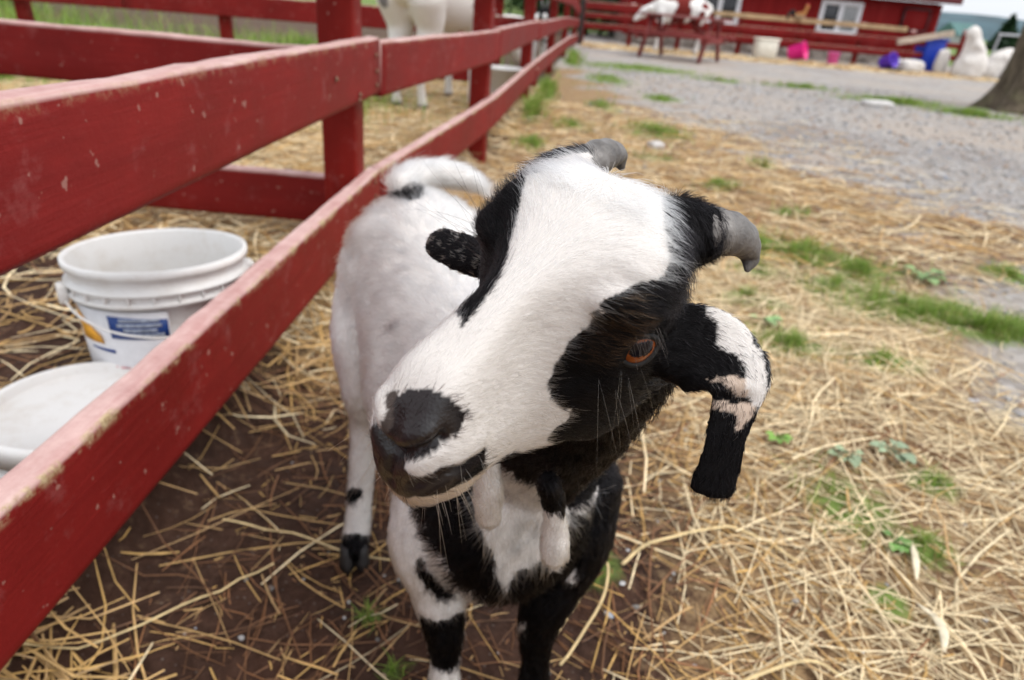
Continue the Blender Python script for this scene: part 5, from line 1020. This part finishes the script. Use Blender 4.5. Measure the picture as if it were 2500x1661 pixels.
m_ = MB(); box(m_, (8.05, 16.85, .03), (.3, .25, .06), None, .02); tag(m_.build('feed_pan', plastic('black_rubber', (.02, .02, .02)), None), 'small black rubber feed pan on the ground under the far fence', 'pan')
m_ = MB(); V, F = loft(np.array([np.c_[rrect(.34, .16, .03, 3) * k, np.full(16, z)] for k, z in ((1., 0), (1.03, .03), (1., .055), (.9, .06))])); f = V; V = V + vnoise(V, 11, 4)[:, None] * .008; m_.add(V, F)
o = m_.build('flat_stone', simple('pale_stone', (.58, .56, .54), .8, .15, 20, .004), None); o.location = (4.03, 8.56, .0); tag(o, 'flat white slab lying on the grass strip across the yard', 'stone')
o = o.copy(); C.objects.link(o); o.location = (.83, 4.62, -.01); o.scale = (.28, .5, .7); o.rotation_euler = (0, 0, .4); tag(o, 'small blue grey stone in the grass just behind the goat head', 'stone')

# grey metal gate frame beyond the sacks
gt = empty('metal_gate', (11.6, 19.2, 0)); tag(gt, 'grey metal gate frame standing beyond the white sacks', 'gate')
steel_m = simple('galvanised', (.42, .43, .45), .4, .2, 20)
m_ = MB(); add_tube(m_, [(11.5, 19.2, 0), (11.55, 19.2, .85), (11.65, 19.2, .93), (13., 19.2, .93), (13.1, 19.2, .85), (13.1, 19.2, 0)], np.full(6, .025), 10, n=40, up=(0, 1, .1)); m_.build('frame', steel_m, gt)
m_ = MB()
for z in (.3, .55): add_tube(m_, [(11.55, 19.2, z), (13.1, 19.2, z)], np.full(2, .015), 8, up=(0, 1, .1))
m_.build('crossbar', steel_m, gt)

# ------------------------------------------------------------------ trees, bushes, hills
t = NT('bark'); mp = t.mapping((1, 1, .22)); bn = t.noise(16, 6, .7, mp, .6); c = t.mix(t.ramp(bn, [(.35, 0.), (.65, 1.)]), (.045, .034, .024), (.17, .135, .095)); c = t.mix(t.ramp(t.noise(4, 4, .6), [(.5, 0.), (.75, .6)]), c, (.11, .115, .05)); t.bump(bn, .03); bark_m = t.done(c, .9, .15)
n_ = 40; zz = np.linspace(-.15, 4.5, n_); aa = np.linspace(0, 2 * np.pi, 64, endpoint=False); TX, TY = 6.34, 9.45
rings = []
for z in zz:
    r_ = .40 - .022 * max(z, 0) + .24 * math.exp(-max(z, 0) / .14) * .8
    lobes = 1 + (.16 * np.sin(aa * 5 + 1) + .08 * np.sin(aa * 9)) * math.exp(-max(z, 0) / .35); P = np.c_[TX + .05 * z + np.cos(aa) * r_ * lobes, TY + np.sin(aa) * r_ * lobes, np.full(64, z)]
    P[:, :2] += ((vnoise(P * [1, 1, .35], 9, 3) * .03)[:, None]) * np.c_[np.cos(aa), np.sin(aa)]; rings.append(P)
tree = empty('tree', (TX, TY, 0)); tag(tree, 'thick rough tree trunk at the right edge of the yard', 'tree')
m_ = MB(); m_.add(*loft(np.array(rings))); m_.build('trunk', bark_m, tree)
t = NT('foliage'); a_ = t.attr().outputs['Color']; t.done(a_, .6, .25); tr = t.new('ShaderNodeBsdfTranslucent'); t.link(a_, tr.inputs[0]); mx = t.new('ShaderNodeMixShader'); mx.inputs[0].default_value = .3
t.link(t.b.outputs[0], mx.inputs[1]); t.link(tr.outputs[0], mx.inputs[2]); t.link(mx.outputs[0], t.n['Material Output'].inputs[0]); leaf_m = t.m
def leaves(mb, cen, rad, N, size, c0, c1, shell=.5):
    d = unit(rng.normal(size=(N, 3))); r_ = shell + (1 - shell) * rng.random((N, 1)) ** .5; p = np.asarray(cen) + d * r_ * np.asarray(rad) * (1 + .25 * vnoise(d, 2.5, int(cen[0] * 7) % 50))[:, None]
    a = unit(rng.normal(size=(N, 3))); b = unit(np.cross(a, rng.normal(size=(N, 3)))); s = size * rng.uniform(.5, 1.3, (N, 1))
    V = np.stack([p - a * s, p + b * s * .45, p + a * s, p - b * s * .45], 1).reshape(-1, 3); q = (np.arange(N) * 4)[:, None] + np.arange(4)[None]
    u = rng.random((N, 1)); mb.add(V, q, np.repeat(np.array(c0) * (1 - u) + np.array(c1) * u, 4, 0))
def bush(name, loc, rad, N, size, label, cat, c0=(.015, .04, .012), c1=(.06, .12, .03), trunk=.15, group=None, cone=False):
    b = empty(name, loc); tag(b, label, cat, group); w = MB(); x, y, z = loc
    if cone:
        for k in range(14):
            f = k / 13; leaves(w, (x + rng.normal() * .05, y, z + rad[2] * (.15 + 1.75 * f)), (rad[0] * (1.05 - f), rad[1] * (1.05 - f), rad[2] * .16), int(N / 14 * (1.3 - f)), size, c0, c1, .2)
    else:
        for k in range(9): leaves(w, np.array(loc) + np.array([0, 0, rad[2]]) + rng.normal(0, .42, 3) * rad, np.array(rad) * rng.uniform(.45, .7), N // 9, size, c0, c1, .3)
    w.build('crown', leaf_m, b); w = MB(); add_tube(w, [(x, y, z - .2), (x + .03, y, z + rad[2] * .8), (x, y, z + rad[2] * 1.4)], [trunk, trunk * .7, trunk * .2], 10, up=(0, 1, 0)); w.build('trunk', bark_m, b)
GB = 'dark bushes behind the yard fence'
bush('bush', (1.35, 22.5, 0), (.9, .8, .75), 3600, .09, 'dark leafy bush behind the yard fence, next to the corner post', 'bush', group=GB)
bush('bush', (-.3, 23.5, 0), (1.0, .9, .8), 3600, .09, 'dark leafy bush seen past the far end of the long fence', 'bush', group=GB)
bush('bush', (-9.5, 13, 0), (1.6, 1.2, .55), 5000, .09, 'low green bush in the grass beyond the pen at the top left corner', 'bush', (.03, .07, .015), (.12, .19, .05))
GT = 'dark conifers beyond the yard'
for x, y, h, lb in ((37.8, 62, 3.3, 'dark conifer nearest the barn corner, beyond the white sacks'), (43.6, 62, 3.9, 'broader dark conifer right of the first, beside the tree trunk'), (48.5, 63, 3.5, 'dark conifer half hidden behind the tree trunk')):
    bush('conifer', (x, y, -1.6), (1.9 if h < 3.6 else 2.6, 1.9, h * .36 + .88), 4200, .34, lb, 'conifer', (.010, .030, .014), (.035, .075, .03), .25, GT, True)
sh = empty('distant_house', (44, 85, 0)); tag(sh, 'small pale house with a teal roof far beyond the yard', 'house')
m_ = MB(); box(m_, (46.5, 85, .2), (2.2, 4, 1.4), None, .02); m_.build('wall', simple('pale_wall', (.45, .45, .46), .8, .1, 2), sh)
m_ = MB(); m_.add(*loft(np.array([[(x, 82.6, 1.), (x, 85, 2.2), (x, 87.4, 1.)] for x in (45.2, 47.8)]))); m_.build('roof', simple('teal_roof', (.06, .15, .14), .6, .15, 1), sh, smooth=False)
n_ = 90; hx = np.linspace(-700, 900, n_); P = np.c_[hx, np.full(n_, 520.), 0 * hx]; hh = 13.5 + 3.0 * vnoise(P, .011, 3) + 1.4 * vnoise(P, .04, 4); rings = np.stack([np.c_[hx, np.full(n_, 440.) + 0 * hx, np.full(n_, -6.)], np.c_[hx, np.full(n_, 480.), hh * .55 + .8 * vnoise(P, .09, 5)], np.c_[hx, np.full(n_, 520.), hh], np.c_[hx, np.full(n_, 620.), np.full(n_, -6.)]], 1)
m_ = MB(); m_.add(*loft(rings, cap=False, close=False)); tag(m_.build('hills', simple('hazed_wooded_hills', (.060, .105, .125), .9, .35, .05), None), kind='structure')  # distance haze painted into the bluish base colour

# ------------------------------------------------------------------ the other animals
t = NT('short_coat'); a_ = t.attr().outputs['Color']; fn = t.noise(160, 4, .7); t.bump(fn, .004, .6); coat_m = t.done(t.mix(1., a_, t.ramp(fn, [(.3, .86), (.7, 1.06)]), 'MULTIPLY'), .85, .1)
def quad(name, loc, heading, s, label, cat, colfun, headpos, nosepos, group=None, vox=.016, horns=False, neckr=(.085, .062), ears=.11):
    """standing four-legged animal in its own frame: +x forwards, z up, about 0.78 tall at s = 1"""
    g_ = MB()
    def T(P, r, m=16, up=(0, 1, 0), n=18): rg, _ = tube(P, r, m, up, n); g_.add(*loft(rg))
    T([(-.40, 0, .60), (-.36, 0, .62), (-.20, 0, .615), (.0, 0, .585), (.20, 0, .585), (.33, 0, .60), (.40, 0, .585)], [(.07, .07), (.135, .13), (.165, .165), (.18, .185), (.155, .18), (.12, .155), (.07, .09)], 24, (0, 0, 1), 30)
    for y in (-.085, .085):
        T([(.28, y * 1.1, .56), (.27, y, .40), (.275, y, .24), (.275, y, .10), (.285, y, .02)], [.075, .055, .032, .025, .032]); T([(-.33, y * 1.15, .58), (-.28, y * 1.1, .42), (-.36, y, .27), (-.34, y, .10), (-.325, y, .02)], [.11, .075, .034, .025, .032])
    hp, npos = np.array(headpos, float), np.array(nosepos, float); T([(.28, 0, .60), (.28 * .45 + hp[0] * .55, hp[1] * .5, (.62 + hp[2]) / 2), hp], [.13, neckr[0], neckr[1]], 16, (0, 1, 0)); fd = unit(npos - hp)
    T([hp - fd * .04, hp + fd * .05, hp * .4 + npos * .6, npos], [.06, .075, .052, .036], 16, (0, 1, 0))
    for y in (-1, 1): e0 = hp + np.array([-.02, y * .05, .03]); T([e0, e0 + np.array([-.02, y * ears * .6, .0]), e0 + np.array([-.03, y * ears, -.03])], [(.02, .014), (.026, .01), (.010, .006)], 10, (1, 0, 0), 8)
    T([(-.40, 0, .66), (-.45, 0, .68), (-.49, 0, .62)], [.03, .026, .012], 10, (0, 1, 0), 8)
    V, F = remesh(g_, vox, 3); c = colfun(V); an = empty(name, loc, heading); an.scale = (s, s, s); tag(an, label, cat, group)
    w = MB(); w.add(V, F, c); w.build('body', coat_m, an, local=False)
    if horns:
        for y in (-1, 1):
            w = MB(); h0 = hp + np.array([-.01, y * .03, .06]); add_tube(w, [h0, h0 + np.array([-.03, y * .015, .07]), h0 + np.array([-.09, y * .03, .10])], [.016, .012, .004], 8, up=(0, 1, 0), n=10); w.build('horn', horn_m, an, local=False)
    for y in (-1, 1):
        w = MB(); e = hp + fd * .05 + np.array([0, y * .066, .018]); lathe(w, [(.001, -.014), (.009, -.009), (.013, 0), (.009, .009), (.001, .014)], e, 12); w.build('eye', lid_m, an, local=False)
    return an
def white_coat(seed, spots=.62):
    def f(V):
        c = np.repeat(np.array([[.80, .775, .74]]), len(V), 0); n = vnoise(V, 9, seed); c[n > spots] = (.22, .21, .22); c[V[:, 2] < .035] = (.10, .08, .07); return c
    return f
def pied(V, seed=5):
    c = np.repeat(np.array([[.80, .78, .75]]), len(V), 0); n = vnoise(V, 3.6, seed) + .35 * vnoise(V, 9, seed + 1); c[n > -.06] = (.15, .020, .016); c[(V[:, 2] < .22)] = (.78, .75, .72); c[V[:, 2] < .03] = (.03, .025, .02); return c
def blackhead(V):
    c = np.repeat(np.array([[.78, .76, .73]]), len(V), 0); hd = (V[:, 0] > .36) & (V[:, 2] > .55); c[hd] = (.012, .011, .012); c[hd & (V[:, 0] > .60)] = (.74, .72, .70); n = vnoise(V, 5, 8); c[(n > .25) & ~hd] = (.02, .02, .02); return c
GG = 'goats inside the pen'
quad('goat', (-.66, 5.02, .10), R(68), 1.15, 'white goat with faint grey spots inside the pen, turned away behind the top rail', 'goat', white_coat(14), (.50, 0, .50), (.62, 0, .34), GG)
quad('goat', (-.42, 7.6, 0), R(170), .84, 'white goat whose back just shows behind the back fence of the pen', 'goat', white_coat(40, .9), (.50, 0, .52), (.62, 0, .36), GG)
quad('goat', (.02, 10.1, 0), R(-85), .85, 'black headed white goat facing the camera far down the fence line', 'goat', blackhead, (.46, 0, .80), (.63, 0, .72), GG, horns=True)
quad('calf', (3.02, 16.55, 0), R(174), 1.42, 'brown and white pied calf standing between the picnic table and the yard fence', 'calf', pied, (.50, 0, .56), (.66, 0, .42), ears=.13, vox=.02)
# rooster on the far rail
rs = empty('rooster', (5.95, 17.62, .80)); tag(rs, 'brown and black rooster perched on the tan rail of the far fence', 'rooster')
g_ = MB(); 
def T_(P, r, n=14): rg, _ = tube(P, r, 14, (0, 1, 0), n); g_.add(*loft(rg))
T_([(-.10, 0, .13), (0, 0, .14), (.09, 0, .18)], [.05, .085, .06]); T_([(.09, 0, .18), (.12, 0, .28), (.135, 0, .35)], [.055, .036, .03]); T_([(.12, 0, .355), (.16, 0, .35), (.19, 0, .34)], [.03, .022, .006])
T_([(-.09, 0, .15), (-.17, 0, .22), (-.24, 0, .16), (-.27, 0, .05)], [(.05, .03), (.05, .05), (.04, .05), (.015, .02)])
for y in (-.03, .03): T_([(.0, y, .09), (.005, y, .02), (.01, y, .0)], [.022, .010, .009], 8)
V, F = remesh(g_, .010, 2); c = np.repeat(np.array([[.30, .13, .045]]), len(V), 0); c[V[:, 2] > .24] = (.42, .20, .07); c[V[:, 0] < -.11] = (.02, .022, .022); c[(np.abs(V[:, 1]) > .04) & (V[:, 2] < .16)] = (.35, .26, .16); w = MB(); w.add(V, F, c); w.build('body', coat_m, rs, local=False)
w = MB(); w.add(*loft(np.array([[(x, y, z) for x, z in ((.10, .375), (.12, .42), (.135, .395), (.15, .415), (.165, .38), (.17, .365))] for y in (-.006, .006)]))); w.build('comb', simple('comb_red', (.45, .02, .02), .5, .2, 30), rs, local=False)
# bottle and pail by the second post of the long fence
bt = empty('plastic_bottle', (-.424, 5.15, .095)); tag(bt, 'white plastic bottle with a blue mark, standing inside the pen by the second post', 'bottle')
w = MB(); lathe(w, [(.002, 0), (.036, .0), (.040, .01), (.040, .19), (.034, .225), (.016, .255), (.015, .275), (.002, .277)], m=28); w.build('shell', white_pl, bt, local=False)
w = MB(); lathe(w, [(.002, .276), (.019, .276), (.019, .300), (.002, .302)], m=20); w.build('cap', simple('cap_grey', (.25, .27, .33), .4, .1, 30), bt, local=False)
w = MB(); box(w, (.012, -.0395, .11), (.010, .003, .10), None, .001); w.build('mark', simple('blue_print', (.22, .24, .55), .5, .2, 30), bt, local=False)
pl = pail((-.255, 6.02, .05), .155, .24, white_pl, 'white pail standing inside the pen just past the second post', None); pl['group'] = 'white plastic buckets beside the fence'

# ------------------------------------------------------------------ small plants and husks near the goat
t = NT('weed_leaf'); a_ = t.attr().outputs['Color']; t.done(a_, .45, .4); weed_m = t.m
def weed(loc, n, size, label, c=(.17, .27, .10)):
    w = MB(); o = empty('broadleaf_weed', loc); tag(o, label, 'weed', 'broad leaved weeds in the straw')
    for k in range(n):
        az = rng.uniform(0, 6.28); L = size * rng.uniform(.6, 1.1); d = np.array([math.cos(az), math.sin(az), 0]); s_ = np.array([-d[1], d[0], 0]); st_ = L * rng.uniform(.3, .9); up = rng.uniform(.15, .6); rows = []
        for q in np.linspace(0, 1, 7):
            p = d * (st_ + L * q) * .8 + np.array([0, 0, 1]) * (.008 + up * L * (.6 + q * .9 - q * q * 1.1)); wd = L * .34 * math.sin(math.pi * min(1, .06 + q * .94)) ** .8
            rows.append([p - s_ * wd + np.array([0, 0, .18 * wd]), p - np.array([0, 0, .02 * L]), p + s_ * wd + np.array([0, 0, .18 * wd])])
        cc = np.array(c) * rng.uniform(.7, 1.25); w.add(*loft(np.array(rows), False, False), cc); add_tube(w, [(0, 0, -.005), d * st_ * .5 + np.array([0, 0, .02]), rows[0][1]], [.0012, .0012, .001], 5, np.array(c) * .8)
    w.build('leaf_rosette', weed_m, o, local=False)
weed((.715, 1.185, 0), 9, .038, 'pale leafed weed in the straw right of the goat ear', (.26, .33, .19)); weed((.815, 1.215, 0), 7, .040, 'weed with two large pale leaves, right of its twin', (.28, .36, .22)); weed((.585, 1.23, 0), 6, .03, 'small bright green weed directly right of the hanging ear', (.17, .32, .05))
weed((.73, 1.86, 0), 8, .05, 'broad leaved weed on straw below the large grass patch', (.20, .33, .12)); weed((1.47, 2.38, 0), 10, .06, 'large broad leaved weed at the edge of the gravel', (.18, .28, .10)); weed((.58, 1.80, 0), 7, .045, 'leafy weed just right of the white ear patch', (.19, .33, .10)); weed((.69, .93, 0), 8, .025, 'low weed in the lower right grass tuft', (.12, .24, .05))
husk_m = simple('dry_husk', (.66, .58, .42), .6, .2, 60)
def husk(P, w0, label):
    o_ = MB(); P = spline(np.array(P, float), 14); wd = w0 * np.sin(np.linspace(.25, 2.95, 14)); add_tube(o_, P, np.c_[wd, wd * .35], 10); tag(o_.build('dry_husk', husk_m, None), label, 'husk', 'pale dry husks on the straw')
husk([(.655, .70, .012), (.668, .73, .018), (.672, .76, .016), (.66, .79, .012)], .008, 'short curled pale husk lowest at the right'); husk([(.685, .84, .012), (.70, .88, .020), (.72, .93, .014)], .006, 'long pale split husk above the curled one')
